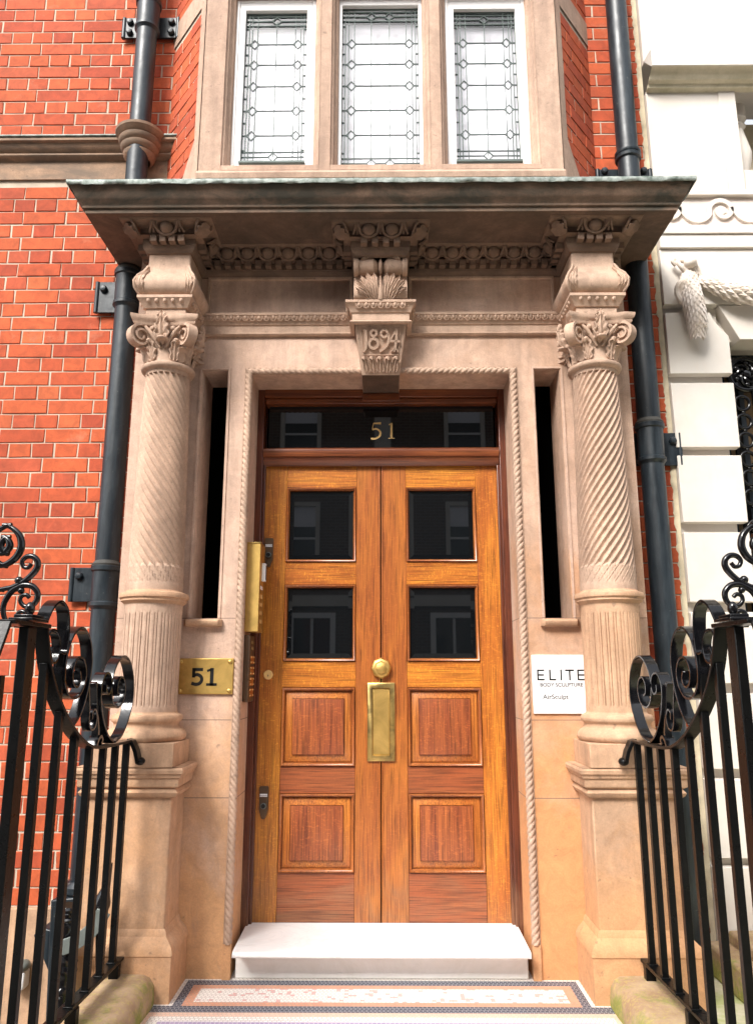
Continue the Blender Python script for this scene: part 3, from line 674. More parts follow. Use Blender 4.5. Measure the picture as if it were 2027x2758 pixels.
for j, (x, y) in enumerate(bp[1:-1]):                                   # corner leaves at outward breaks
    p, a, c = Vector((x, y)), Vector(bp[j]), Vector(bp[j+2]); d1 = (p-a).normalized(); d2 = (c-p).normalized()
    n1 = Vector((d1.y, -d1.x)); n2 = Vector((d2.y, -d2.x))
    outw = (n1+n2).normalized(); convex = d1.cross(d2) > 0
    k = 1.30
    sp = [(x+outw.x*o*k, y+outw.y*o*k, z) for o, z in ((.048, 3.150), (.066, 3.158), (.082, 3.172), (.090, 3.192))]
    if not convex: continue
    cb = MB(); cb.leaf(sp, (outw.y, -outw.x, 0), .036, 'stone_soot_shade', lobes=3, relief=.008)
    for q in (-1, 1): cb.tube([(x+outw.x*o*k+outw.y*q*w, y+outw.y*o*k-outw.x*q*w, z) for o, w, z in ((.044, .012, 3.150), (.064, .030, 3.160), (.082, .040, 3.178), (.088, .036, 3.192))], .006, 'stone_soot_shade', 6)
    cl.append((j, cb))
for j, cb in cl: obj('corner_leaf', cb, eds[j+1])
# cornice
cp = [(-1.312, .21), (-1.312, -.362), (1.312, -.362), (1.312, .21)]
b = MB()
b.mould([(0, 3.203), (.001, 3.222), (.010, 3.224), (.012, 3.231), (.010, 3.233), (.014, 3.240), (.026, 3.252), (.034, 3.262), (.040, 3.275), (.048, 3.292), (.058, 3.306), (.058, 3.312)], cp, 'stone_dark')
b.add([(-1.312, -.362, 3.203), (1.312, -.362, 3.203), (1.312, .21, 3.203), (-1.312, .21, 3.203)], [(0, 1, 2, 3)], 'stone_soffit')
cor = obj('cornice', b, porch, smooth=50)
b = MB()                                                                 # ragged lead capping over the top edge
N = 90; rows = []
def edge(P, Q, n, top):
    out = []
    for i in range(n): t = i/n; out.append(Vector(P).lerp(Vector(Q), t))
    return out
E_ = [(-1.378, .21), (-1.378, -.428), (1.378, -.428), (1.378, .21)]
path = edge(E_[0], E_[1], 20, 0)+edge(E_[1], E_[2], 110, 0)+edge(E_[2], E_[3], 20, 0)+[Vector(E_[3])]
rows = []
for j, (ins, dz) in enumerate([(.004, -.018), (0, -.018), (-.003, -.006), (0, .004), (.02, .006)]):
    row = []
    for i, p in enumerate(path):
        jz = random.uniform(-.002, .002)+.0015*math.sin(i*.7) if j < 3 else 0
        jx = random.uniform(-.0015, .0015) if j < 4 else 0
        x = p.x*(1-(ins+jx)/1.378) if True else p.x; y = p.y+(ins+jx if p.y < -.42 else 0)
        row.append((x, y, 3.322+dz+jz))
    rows.append(row)
b.grid(rows, 'leadcap')
b.add([(-1.358, -.408, 3.328), (1.358, -.408, 3.328), (1.14, .2, 3.42), (-1.14, .2, 3.42)], [(0, 1, 2, 3)], 'leadcap')
b.add([(-1.358, -.408, 3.328), (-1.358, .2, 3.328), (-1.14, .2, 3.42)], [(0, 1, 2)], 'leadcap'); b.add([(1.358, -.408, 3.328), (1.358, .2, 3.328), (1.14, .2, 3.42)], [(0, 1, 2)], 'leadcap')
obj('lead_capping', b, cor, smooth=60)
# frieze panel frame lines
b = MB()
for s_ in (-1, 1):
    a, c = sorted((s_*.135, s_*.835)); b.frame(a, c, 2.889, 3.084, [(0, -.012), (.010, -.012), (.014, -.001), (.0145, .002)], 'stone_carved')
obj('frieze_panel_border', b, porch)

# ---- columns and pedestals
def column(s_):
    xc, yc = s_*.975, -.105
    m = 'stone_carved'
    b = MB(); SEG = 264; NF = 22; rows = []
    zb, zt = 1.545, 2.545; NZ = 210
    tw = 6.4
    for i in range(NZ+1):
        z = zb+(zt-zb)*i/NZ; t = (z-zb)/(zt-zb); Rr = .118-.020*t**1.2
        row = []
        for k in range(SEG):
            th = 2*PI*k/SEG; f = ((th*NF/(2*PI))-s_*(z-zb)*tw*NF/(2*PI)) % 1
            if f < .22: g = 0
            else: g = math.sin(PI*(f-.22)/.78)**.6
            upper = min(1, max(0, (z-1.640-.008*math.sin(PI*max(0, f-.22)/.78))/.010))*min(1, max(0, (2.520+.012*(math.sin(PI*max(0, f-.22)/.78))-z)/.008))
            lower = min(1, max(0, (z-1.572)/.004))*(1-upper) if z < 1.66 else 0
            dep = .0125*g*upper
            if lower > 0:
                e = min(1, min(f-.22, 1-f)/.10) if f > .22 else 0
                dep += lower*(.0045*(1 if (f > .22 and e < 1) else 0)*(1-abs(2*e-1)) + (.0 if f < .22 else .0012))
            r = Rr-dep; row.append((xc+r*math.sin(th), yc-r*math.cos(th), z))
        rows.append(row)
    b.grid(rows, m, cu=True)
    b.lathe([(.118, 1.546), (.122, 1.540), (.141, 1.534), (.146, 1.524), (.144, 1.514), (.136, 1.508), (.137, 1.500), (.128, 1.494), (.121, 1.486)], xc, yc, 'stone_low', caps=False)
    rows = []; SEG2 = 360; NF2 = 24
    for i in range(81):
        z = 1.046+(1.488-1.046)*i/80; row = []
        for k in range(SEG2):
            th = 2*PI*k/SEG2; f = (th*NF2/(2*PI)+.5) % 1; c = abs(f-.5)       # reed centre at f=.5
            ztop = 1.462-max(0, c)**2*.16; ins = 1 if (1.060+c*c*.10 < z < ztop and c < .36) else 0
            r = .1205
            if ins: r = .1205-.0045+.0040*math.sqrt(max(0, 1-(c/.36)**2))-.0025*(c > .28)
            row.append((xc+r*math.sin(th), yc-r*math.cos(th), z))
        rows.append(row)
    b.grid(rows, m if s_ < 0 else 'stone_low', cu=True)
    col_ = obj('column', b, porch, smooth=38)
    b = MB(); b.lathe([(.1205, 1.047), (.124, 1.040), (.140, 1.034), (.145, 1.022), (.142, 1.010), (.134, 1.004), (.130, .996), (.133, .985), (.150, .975), (.160, .962), (.164, .950), (.160, .938), (.150, .930)], xc, yc, 'stone_low', caps=False)
    b.box(xc-.158, xc+.158, -.258, .0, .838, .930, 'stone_low')
    obj('column_base', b, col_, bevel=.003)
    # capital
    b = MB(); b.lathe([(.097, 2.520), (.100, 2.536), (.116, 2.542), (.121, 2.552), (.118, 2.562), (.104, 2.568), (.099, 2.575), (.099, 2.62), (.104, 2.66), (.116, 2.70), (.125, 2.735)], xc, yc, 'stone_carved', 48)
    rows = []
    for o, z in ((0, 2.730), (.006, 2.738), (.006, 2.748), (.014, 2.754), (.018, 2.766), (.018, 2.776)):
        row = []
        cs = [(-1, -1), (1, -1), (1, 1), (-1, 1)]
        for i in range(4):
            A = Vector(cs[i]); Bq = Vector(cs[(i+1) % 4]); h = .140+o
            for t in [j/10 for j in range(10)]:
                p = A.lerp(Bq, .06+.88*t); mid = Vector(((A.x+Bq.x)/2, (A.y+Bq.y)/2)); conc = .034*math.sin(PI*t)**.8
                row.append((xc+p.x*h-mid.x*conc, yc+p.y*h-mid.y*conc, z))
        rows.append(row)
    b.grid(rows, 'stone_carved', cu=True); b.add(rows[-1], [tuple(range(40))], 'stone_carved'); b.add(rows[0], [tuple(range(40))], 'stone_carved')
    for sx in (-1, 1):
        for sy in (-1, 1):                                                  # diagonal volutes
            dg = Vector((sx, sy, 0)).normalized(); up_ = Vector((0, 0, 1)); side = dg.cross(up_)
            base = Vector((xc, yc, 2.682)); cen = base+dg*.152
            pts = []; ths = []
            for j in range(46):
                a = j/45*2*PI*1.85; r = .054*(1-j/45*.80); an = PI*.62-a
                pts.append((math.cos(an)*r, math.sin(an)*r)); ths.append(.0125*(1-.45*j/45))
            pre = [(-.115, -.030), (-.090, .012), (-.055, .040)]
            pts = [Vector(p) for p in catmull(pre+[pts[0], pts[1]], 4)][:-4]+[Vector(p) for p in pts]
            ths = [.008]*(len(pts)-46)+ths
            fn = lambda a, c, d: tuple(cen+dg*a+up_*c+side*d)
            b.stroke(pts, ths, fn, -.023, .023, 'stone_carved')
            disc = [fn(math.cos(2*PI*q/20)*.044, math.sin(2*PI*q/20)*.044, -.011) for q in range(20)]; disc2 = [fn(math.cos(2*PI*q/20)*.044, math.sin(2*PI*q/20)*.044, .011) for q in range(20)]
            b.grid([disc, disc2], 'stone_carved', cu=True); b.add(disc, [tuple(range(20))], 'stone_carved'); b.add(disc2, [tuple(range(20))], 'stone_carved')
            b.leaf([base+dg*.098+up_*-.11, base+dg*.108+up_*-.07, base+dg*.125+up_*-.045, base+dg*.150+up_*-.050], side, .024, 'stone_carved', lobes=3, relief=.006)
    for ax in (0, 1, 2, 3):                                                   # face leaves, masks and abacus flowers
        a0 = ax*PI/2; f = Vector((math.sin(a0), -math.cos(a0), 0)); sd_ = Vector((math.cos(a0), math.sin(a0), 0)); O = Vector((xc, yc, 0))
        P = lambda o, u, z: O+f*o+sd_*u+Vector((0, 0, z))
        b.leaf([P(.104, 0, 2.650), P(.128, 0, 2.668), P(.142, 0, 2.700), P(.146, 0, 2.735), P(.150, 0, 2.758)], sd_, .036, 'stone_carved', lobes=4, relief=.008)
        b.leaf([P(.135, 0, 2.728), P(.148, 0, 2.745), P(.150, 0, 2.765), P(.142, 0, 2.785)], sd_, .026, 'stone_carved', lobes=3, relief=.006)
        b.ell(P(.136, 0, 2.662), (.022, .022, .010), 'stone_carved')
        for q in (-1, 1):
            b.ell(P(.134, q*.016, 2.676), (.009, .009, .009), 'stone_carved', 10, 7)
            b.ell(P(.124, q*.046, 2.712), (.012, .012, .012), 'stone_carved', 10, 7)
            b.tube([P(.104, q*.012, 2.630), P(.112, q*.030, 2.662), P(.122, q*.056, 2.700), P(.126, q*.078, 2.722)], [.006, .009, .010, .006], 'stone_carved', 8)
        for q in (-.5, .5):
            a1 = a0+q*PI/3.2; g = Vector((math.sin(a1), -math.cos(a1), 0)); h_ = Vector((math.cos(a1), math.sin(a1), 0)); Q = lambda o, z: O+g*o+Vector((0, 0, z))
            b.leaf([Q(.100, 2.572), Q(.107, 2.60), Q(.114, 2.63), Q(.128, 2.655), Q(.138, 2.652)], h_, .026, 'stone_carved', lobes=4, relief=.006)
            b.ell(Q(.130, 2.660)+h_*.0, (.012, .012, .010), 'stone_carved', 10, 7)
    obj('capital', b, col_, smooth=50)
    # pedestal
    b = MB(); x0, x1 = s_*.996-.168, s_*.996+.168
    rows_p = [(0, .715)]
    pth = [(x0, .0), (x0, -.205), (x1, -.205), (x1, .0)] if True else None
    b.box(x0, x1, -.205, .0, .24, .73, 'stone_low')
    pd = obj('pedestal', b, porch, bevel=.006)
    pth = [(x0, .16), (x0, -.205), (x1, -.205), (x1, .16)]
    b = MB(); b.mould([(0, .722), (.012, .722), (.022, .730), (.028, .742), (.020, .752), (.016, .757), (.022, .759), (.030, .764), (.032, .768), (.032, .794), (.040, .799), (.043, .811), (.050, .815), (.052, .828), (.048, .836), (-.05, .8385)], pth, 'stone_low')
    b.add([(x0-.042, .16, .8384), (x0-.042, -.247, .8384), (x1+.042, -.247, .8384), (x1+.042, .16, .8384)], [(0, 1, 2, 3)], 'stone_low')
    obj('pedestal_cap', b, pd, smooth=30)
    b = MB(); b.mould([(.004, -.3), (.040, -.3), (.040, .158), (.044, .162), (.043, .178), (.034, .196), (.022, .208), (.010, .220), (.006, .236), (0, .245)], pth, 'stone_low')
    obj('pedestal_plinth', b, pd, smooth=30)
column(-1); column(1)

# ---------------------------------------------------------------- doors (parts of the porch)
b = MB()
for s_ in (-1, 1):
    a, c = sorted((s_*.578, s_*.612)); b.box(a, c, .205, .30, 0, 2.60, 'mahog')
    a, c = sorted((s_*.566, s_*.580)); b.box(a, c, .228, .30, .12, 2.22, 'mahog')
b.box(-.578, .578, .200, .30, 2.548, 2.60, 'mahog_h'); b.box(-.575, .575, .218, .29, 2.520, 2.546, 'mahog_h')
b.box(-.092, .092, .185, .199, 2.520, 2.562, 'mahog_h')
obj('door_frame', b, porch, bevel=.003)
b = MB(); b.mould([(0, 2.200), (.010, 2.206), (.022, 2.226), (.026, 2.240), (.034, 2.243), (.040, 2.262), (.038, 2.277), (.028, 2.286), (-.02, 2.290)], [(-.576, .235), (.576, .235)], 'mahog_h')
obj('transom_bar', b, porch, smooth=35)
b = MB(); b.box(-.562, .562, .262, .268, 2.285, 2.545, 'glass_dark'); tw_ = obj('transom_window', b, porch)
b = MB(); F = lambda a, c, d: (a, .2612-d, c)                          # gold serif 51
def gst(pts, w, sm=False): b.stroke(catmull(pts, 6) if sm else pts, w, F, 0, .0012, 'gold')
gx, gz, gh = -.030, 2.352, .078
gst([(gx-.008, gz+gh), (gx+.030, gz+gh+.001)], [.007, .011]); gst([(gx-.008, gz+gh), (gx-.014, gz+.047)], .004)
gst([(gx-.014, gz+.046), (gx+.008, gz+.049), (gx+.026, gz+.034), (gx+.024, gz+.014), (gx+.004, gz-.001), (gx-.020, gz-.002)], [.003, .006, .010, .012, .012, .012, .011, .010]*0 or .009, True)
obj('numeral', b, tw_); b = MB(); gst([(.052, gz), (.052, gz+gh+.002)], .010); gst([(.036, gz), (.068, gz)], .0035); gst([(.040, gz+gh-.008), (.052, gz+gh)], .005)
obj('numeral', b, tw_)

def pane(mb, x0, x1, z0, z1, y):                                         # bevelled-edge plate
    mb.frame(x0-.002, x1+.002, z0-.002, z1+.002, [(0, y+.004), (.024, y)], 'glass_dark', cap='glass_dark')
XI, XO, XP0, XP1 = .0035, .573, .130, .452
ZT = 2.208
def leaf_door(s_):
    b = MB(); yF, yB = .250, .295
    sg = lambda a, c: sorted((s_*a, s_*c))
    a, c = sg(XP1+.010, XO); b.box(a, c, yF, yB, .136, ZT, 'oak_v' if s_ < 0 else 'oak_v2')
    a, c = sg(XI, XP0-.010); b.box(a, c, yF, yB, .136, ZT, 'oak_vm')
    a, c = sg(XP0-.0095, XP1+.0095)
    for z0, z1, m in ((2.096, ZT-.0005, 'oak_h'), (1.618, 1.726, 'oak_h'), (1.139, 1.257, 'oak_h'), (.672, .788, 'oak_hr'), (.1365, .338, 'oak_hr')):
        b.box(a, c, yF+.0006, yB, z0, z1, m)
    lf = obj('door_leaf', b, porch, bevel=.0012, seg=1)
    P0, P1 = sg(XP0-.0095, XP1+.0095)
    for z0, z1 in ((1.726, 2.096), (1.257, 1.618)):                        # glazed openings
        b = MB(); b.frame(P0, P1, z0, z1, [(-.0008, yF+.007), (.0020, yF+.007), (.0026, yF-.006), (.0045, yF-.009), (.0085, yF-.007), (.0115, yF+.003), (.015, yF+.011)], 'oak_m'); obj('glazing_bead', b, lf, smooth=50)
        b = MB(); pane(b, P0+.015, P1-.015, z0+.015, z1-.015, yF+.010); obj('glass_pane', b, lf, smooth=1)
    for z0, z1 in ((.788, 1.139), (.338, .672)):                           # raised and fielded panels
        b = MB(); b.frame(P0, P1, z0, z1, [(-.0008, yF+.007), (.0020, yF+.007), (.0026, yF-.006), (.0045, yF-.010), (.0095, yF-.008), (.014, yF+.002), (.0165, yF+.016), (.021, yF+.016)], 'oak_m'); obj('panel_moulding', b, lf, smooth=50)
        b = MB(); b.frame(P0+.018, P1-.018, z0+.018, z1-.018, [(.002, yF+.018), (.002, yF+.012), (.004, yF+.011), (.032, yF+.001), (.0335, yF+.005), (.036, yF+.005)], 'oak_pm'); b.frame(P0+.052, P1-.052, z0+.052, z1-.052, [(0, yF+.005), (.0005, yF-.006), (.004, yF-.007)], 'oak_p', cap='oak_p'); obj('raised_panel', b, lf, smooth=30)
    if s_ < 0:                                                              # meeting bead on the left leaf
        b = MB(); b.mould([(0, 0), (0, 0)], [(0, 0), (0, 1)], 'oak_vm') if False else None
        for xx in (-.0078, .0048): b.tube([(xx, yF+.0012, .137), (xx, yF+.0012, 2.206)], .0045, 'oak_vm', 10)
        b.box(-.0035, .0005, yF-.0012, yF+.02, .137, 2.206, 'black')
        obj('meeting_bead', b, lf)
    return lf
dl = leaf_door(-1); dr = leaf_door(1)
b = MB()                                                                   # letter plate
b.frame(-.065, .062, .812, 1.160, [(0, .249), (0, .2405), (.003, .238), (.0225, .238), (.024, .2395), (.0245, .247)], 'brass_old')
lp = obj('letter_plate', b, dl)
b = MB(); b.frame(-.0402, .0372, .8368, 1.1352, [(0, .247), (.004, .2455), (.006, .2455)], 'brass', cap='brass'); obj('letter_flap', b, lp)
b = MB(); oc = [(.046, .250), (.048, .232), (.043, .224), (.034, .219), (.027, .2185), (.026, .213), (.020, .211), (.0195, .2085), (.013, .2065), (.004, .206)]
b.lathe_y(oc, -.001, 1.226, 'brass', seg=8, th0=PI/8*0+PI/2); kn = obj('door_knob', b, dl, smooth=25)
for zc in (1.187-.012, 1.268):
    pass
b = MB(); b.tube([(-.006, .240, 1.160), (-.006, .238, 1.182)], .0018, 'brass', 8); b.tube([(.004, .240, 1.160), (.004, .238, 1.182)], .0018, 'brass', 8); obj('knob_loop', b, kn)
def escut(x, z):
    b = MB(); pts = [(-.021, .066), (-.017, .071), (.017, .071), (.021, .066), (.020, -.030), (.008, -.066), (0, -.070), (-.008, -.066), (-.020, -.030)]
    b.poly([(x+a, z+c) for a, c in pts], .238, .2495, 'bronze')
    e = obj('lock_guard', b, dl, bevel=.002)
    b = MB(); b.lathe_y([(.0125, .240), (.013, .229), (.0105, .227), (.0100, .227), (.0095, .234), (.003, .234)], x, z-.012, 'grey_metal', 24); b.lathe_y([(.0095, .2265), (.0, .2268)], x, z-.012, 'black_ink', 20)
    obj('lock_cylinder', b, e)
    b = MB(); b.box(x-.0165, x+.0165, .2365, .2379, z+.027, z+.039, 'plastic'); text(b, 'BANHAM', x, z+.0292, .0088, .2362, 'black_ink', .0002); obj('maker_badge', b, e)
escut(-.541, 1.772); escut(-.530, .632)
b = MB(); b.lathe_y([(.0215, .2495), (.022, .243), (.019, .239), (.0165, .2385), (.0155, .240), (.002, .2395)], -.527, 1.196, 'gold', 32)
b.lathe_y([(.0025, .2393), (.001, .2390)], -.527, 1.194, 'black_ink', 12); b.box(-.5278, -.5262, .2388, .2393, 1.186, 1.194, 'black_ink')
obj('door_lock', b, dl)
b = MB(); b.box(-.8, .8, .32, .34, -.05, 2.7, 'black'); obj('dark_hall', b, porch)

# ---------------------------------------------------------------- doorstep, mosaic, kerbs
b = MB()
prof = [(.25, .136), (0, .131), (-.085, .1285), (-.097, .126), (-.101, .121), (-.1005, .113), (-.096, .108), (.03, .106), (.25, .106)]
rows = [[(x, y, z) for y, z in prof] for x in (-.587, -.575, .575, .587)]
for r_, k in ((rows[0], 1), (rows[3], 1)): r_[3:6] = [(p[0], p[1]+.008, p[2]) for p in r_[3:6]]
b.grid(rows, 'marble'); b.add(rows[0], [tuple(range(9))], 'marble'); b.add(rows[-1], [tuple(range(9))], 'marble')
ds = obj('marble_doorstep', b, smooth=50); tag(ds, 'white marble step with a rounded nose in front of the oak doors', 'doorstep')
b = MB(); b.box(-.590, .590, .004, .24, 0, .1055, 'marble_riser'); obj('riser', b, ds, bevel=.006)
b = MB()
def rect(x0, x1, y0, y1, m, z=0.0):
    if x1 > x0 and y1 > y0: b.add([(x0, y0, z), (x1, y0, z), (x1, y1, z), (x0, y1, z)], [(0, 1, 2, 3)], m)
def ringr(x0, x1, y0, y1, w, m):
    rect(x0, x1, y1-w, y1, m); rect(x0, x1, y0, y0+w, m); rect(x0, x0+w, y0+w, y1-w, m); rect(x1-w, x1, y0+w, y1-w, m)
rect(-.87, .87, -.012, .10, 't_white')
x0, x1, y0, y1 = -.87, .87, -.302, -.012
rect(-.772, .772, -.060, -.012, 't_dark'); rect(-.87, .87, -.302, -.256, 't_dark'); rect(-.772, -.738, -.256, -.060, 't_dark'); rect(.738, .772, -.256, -.060, 't_dark'); rect(-.87, -.772, -.256, -.012, 't_white'); rect(.772, .87, -.256, -.012, 't_white')
ringr(-.738, .738, -.256, -.060, .036, 't_orange'); rect(-.702, .702, -.220, -.096, 't_pink')
ringr(-.87, .87, -3.0, -.302, .008, 't_dark'); ringr(-.862, .862, -2.9, -.310, .036, 't_peach'); ringr(-.826, .826, -2.86, -.346, .040, 't_white'); ringr(-.786, .786, -2.82, -.386, .05, 't_purple'); rect(-.736, .736, -2.77, -.436, 't_pink')
struct('mosaic_floor', b)
for s_ in (-1, 1):
    b = MB(); rows = []
    N = 60
    sec = [(-.2, 0.0), (.02, 0), (.070, 0.0), (.088, .012), (.098, .030), (.100, .055)]
    for i in range(N+1):
        y = -.242-3.2*i/N; j = lambda a=.004: random.uniform(-a, a)*.6
        e = .0 if i else .0
        prf = [(.842, -.4), (.842+j(), .03), (.846+j(), .066), (.862+j(), .090), (.885+j(), .100+j(.002)), (.98, .102+j(.001)), (1.055+j(), .099), (1.082+j(), .085), (1.092, .05), (1.092, -.9)]
        if i == 0: prf = [(x, z-.0) for x, z in prf]
        rows.append([(s_*x, y, z) for x, z in prf])
    b.grid(rows, 'kerb'); b.add(rows[0], [tuple(range(10))], 'kerb')
    k = obj('stone_kerb', b, smooth=60)
    tag(k, ('mossy rounded stone kerb carrying the railing in front of the brick wall, left of the mosaic' if s_ < 0 else 'mossy rounded stone kerb carrying the railing on the white house side, right of the mosaic'), 'kerb', 'stone kerbs under the railings')

# ---------------------------------------------------------------- signs and entry panels
sg1 = thing('brass_plaque', 'rectangular brass number plate reading 51 screwed to the stone beside the left column', 'sign', (0, 0, 0))
b = MB(); b.box(-.886, -.640, -.012, -.0005, 1.113, 1.266, 'brass'); obj('plate', b, sg1, bevel=.003)
F3 = lambda a, c, d: (a, -.0122-d, c)
b = MB(); q0 = lambda pts, w: b.stroke(pts, w, F3, 0, .0008, 'black_ink')
q0([(-.817, 1.218), (-.772, 1.218)], .0135); q0([(-.812, 1.2245), (-.812, 1.184)], .0135)
q0(catmull([(-.814, 1.192), (-.796, 1.1965), (-.780, 1.188), (-.776, 1.172), (-.786, 1.1585), (-.802, 1.1555), (-.820, 1.160)], 5), .0140); obj('numeral', b, sg1)
b = MB(); q0([(-.733, 1.2245), (-.733, 1.149)], .0155); q0([(-.756, 1.1545), (-.710, 1.1545)], .011); q0([(-.754, 1.212), (-.7335, 1.2185)], .010); obj('numeral', b, sg1)
for x in (-.870, -.656):
    for z in (1.128, 1.251):
        b = MB(); b.lathe_y([(.0085, -.012), (.0085, -.0155), (.006, -.0175), (.001, -.018)], x, z, 'brass', 20); obj('screw', b, sg1)
sg2 = thing('white_sign', 'square white acrylic sign lettered ELITE BODY SCULPTURE beside the right column', 'sign')
b = MB(); b.box(.652, .890, -.010, -.0005, 1.033, 1.280, 'sign'); obj('plate', b, sg2, bevel=.0012)
b = MB(); F2 = lambda a, c, d: (a, -.0104-d, c); t = .0065; zl, zh = 1.172, 1.218
def L_(p, q, w=t): b.stroke([p, q], w, F2, 0, .0006, 'black_ink')
def Ech(x): L_((x, zl), (x, zh)); L_((x, zl+t/2), (x+.028, zl+t/2)); L_((x, zh-t/2), (x+.028, zh-t/2)); L_((x, (zl+zh)/2), (x+.026, (zl+zh)/2))
Ech(.676); L_((.728, zl), (.728, zh)); L_((.728, zl+t/2), (.754, zl+t/2)); L_((.776, zl), (.776, zh)); L_((.813, zl), (.813, zh)); L_((.794, zh-t/2), (.832, zh-t/2)); Ech(.849)
text(b, 'BODY SCULPTURE', .775, 1.146, .0222, -.0112, 'black_ink', .0003, sx=1.0, bold=.0002)
text(b, 'AirSculpt', .748, 1.094, .028, -.0112, 'grey_ink', .0003, sx=1.05, bold=.0003)
obj('lettering', b, sg2)
ic = thing('intercom_panel', 'tall brass intercom box with buttons on the left door reveal', 'intercom')
b = MB(); b.box(-.609, -.548, .040, .170, 1.384, 1.783, 'brass'); obj('housing', b, ic, bevel=.002)
b = MB(); b.box(-.550, -.533, .105, .135, 1.617, 1.700, 'plastic'); b.box(-.5335, -.531, .112, .128, 1.625, 1.690, 'grey_ink'); obj('entry_reader', b, ic, bevel=.003)
for k, z in enumerate((1.584, 1.545, 1.507, 1.470, 1.432)):
    b = MB(); b.box(-.5478, -.5462, .070, .125, z-.008, z+.008, 'plastic' if k == 0 else 'gold'); obj('name_tag', b, ic)
b = MB(); b.box(-.609, -.546, .037, .172, 1.7835, 1.788, 'brass_old'); obj('rain_hood', b, ic, bevel=.001)
kp = thing('button_panel', 'brown entry panel with rows of copper call buttons below the brass intercom box', 'intercom')
b = MB(); b.box(-.6095, -.583, .050, .185, 1.078, 1.370, 'bronze'); obj('housing', b, kp, bevel=.006)
for k in range(4):
    z = 1.262-.048*k; b = MB(); b.box(-.5828, -.5815, .075, .168, z-.018, z+.018, 'amber')
    q = obj('button_plate', b, kp)
    for y in (.085, .158):
        for dz in (-.012, .012): 
            bb = MB(); bb.ell((-.581, y, z+dz), (.003, .004, .004), 'gold', 8, 6); obj('call_button', bb, q)
b = MB()
for y in (.10, .13):
    for z in (1.315, 1.34): b.box(-.5828, -.5818, y-.003, y+.003, z-.008, z+.004, 'gold')
obj('speaker_slots', b, kp)

# ---------------------------------------------------------------- drainpipes
def pipe(s_, label, joints, brk, x):
    y, r = .105, .054
    t = thing('drainpipe', label, 'drainpipe', (0, 0, 0), 'cast iron drainpipes on the facade')
    b = MB(); b.tube([(x, y, z) for z in (-.2 if s_ < 0 else .1, 1, 2, 3, 4, 5.3)], r, 'pipe', 32); obj('pipe', b, t)
    for z, kind in joints:
        b = MB()
        if kind == 'sock':
            b.lathe([(r, z-.115), (r+.005, z-.105), (r+.012, z-.098), (r+.012, z-.084), (r+.006, z-.078), (r+.007, z+.058), (r+.014, z+.064), (r+.015, z+.082), (r+.007, z+.088), (r, z+.100)], x, y, 'pipe', 40, caps=False)
            b.lathe([(r+.010, z+.084), (r+.012, z+.094), (r+.003, z+.106), (r-.001, z+.112)], x, y, 'pipe_dirt', 40, caps=False)
        else: b.lathe([(r, z-.03), (r+.010, z-.026), (r+.012, z-.012), (r+.007, z-.006), (r+.012, z), (r+.012, z+.014), (r, z+.022)], x, y, 'pipe', 40, caps=False)
        obj('collar', b, t)
    for z, w0, w1, h in brk:
        b = MB(); b.box(x-w0, x+w1, .172, .184, z-h, z+h, 'pipe')
        for q, w in ((-1, w0), (1, w1)):
            if w > .07: b.tube([(x+q*w, .176, z-h), (x+q*w, .176, z+h)], .012, 'pipe', 14)
        br = obj('bracket', b, t, bevel=.002)
        for q, w in ((-1, w0), (1, w1)):
            for dz in ((-.5, .5) if h > .05 and w0 > .1 and w1 > .1 else (.5,)):
                if w > .07:
                    b = MB(); b.lathe_y([(.019, .172), (.019, .160), (.013, .153), (.002, .151)], x+q*(w-.035), z+h*dz, 'pipe', 8); obj('bolt', b, br, smooth=30)
pipe(-1, 'black iron drainpipe on the red brick wall left of the porch', [(4.72, 'sock'), (3.09, 'sock'), (1.60, 'sock')], [(4.71, .155, .145, .066), (3.08, .18, .05, .085), (1.61, .185, .05, .080)], -1.268)
pipe(1, 'black iron drainpipe in front of the narrow brick strip beside the white house', [(3.83, 'ring'), (2.28, 'sock')], [(3.775, .140, .135, .028), (2.265, .05, .165, .082)], 1.282)

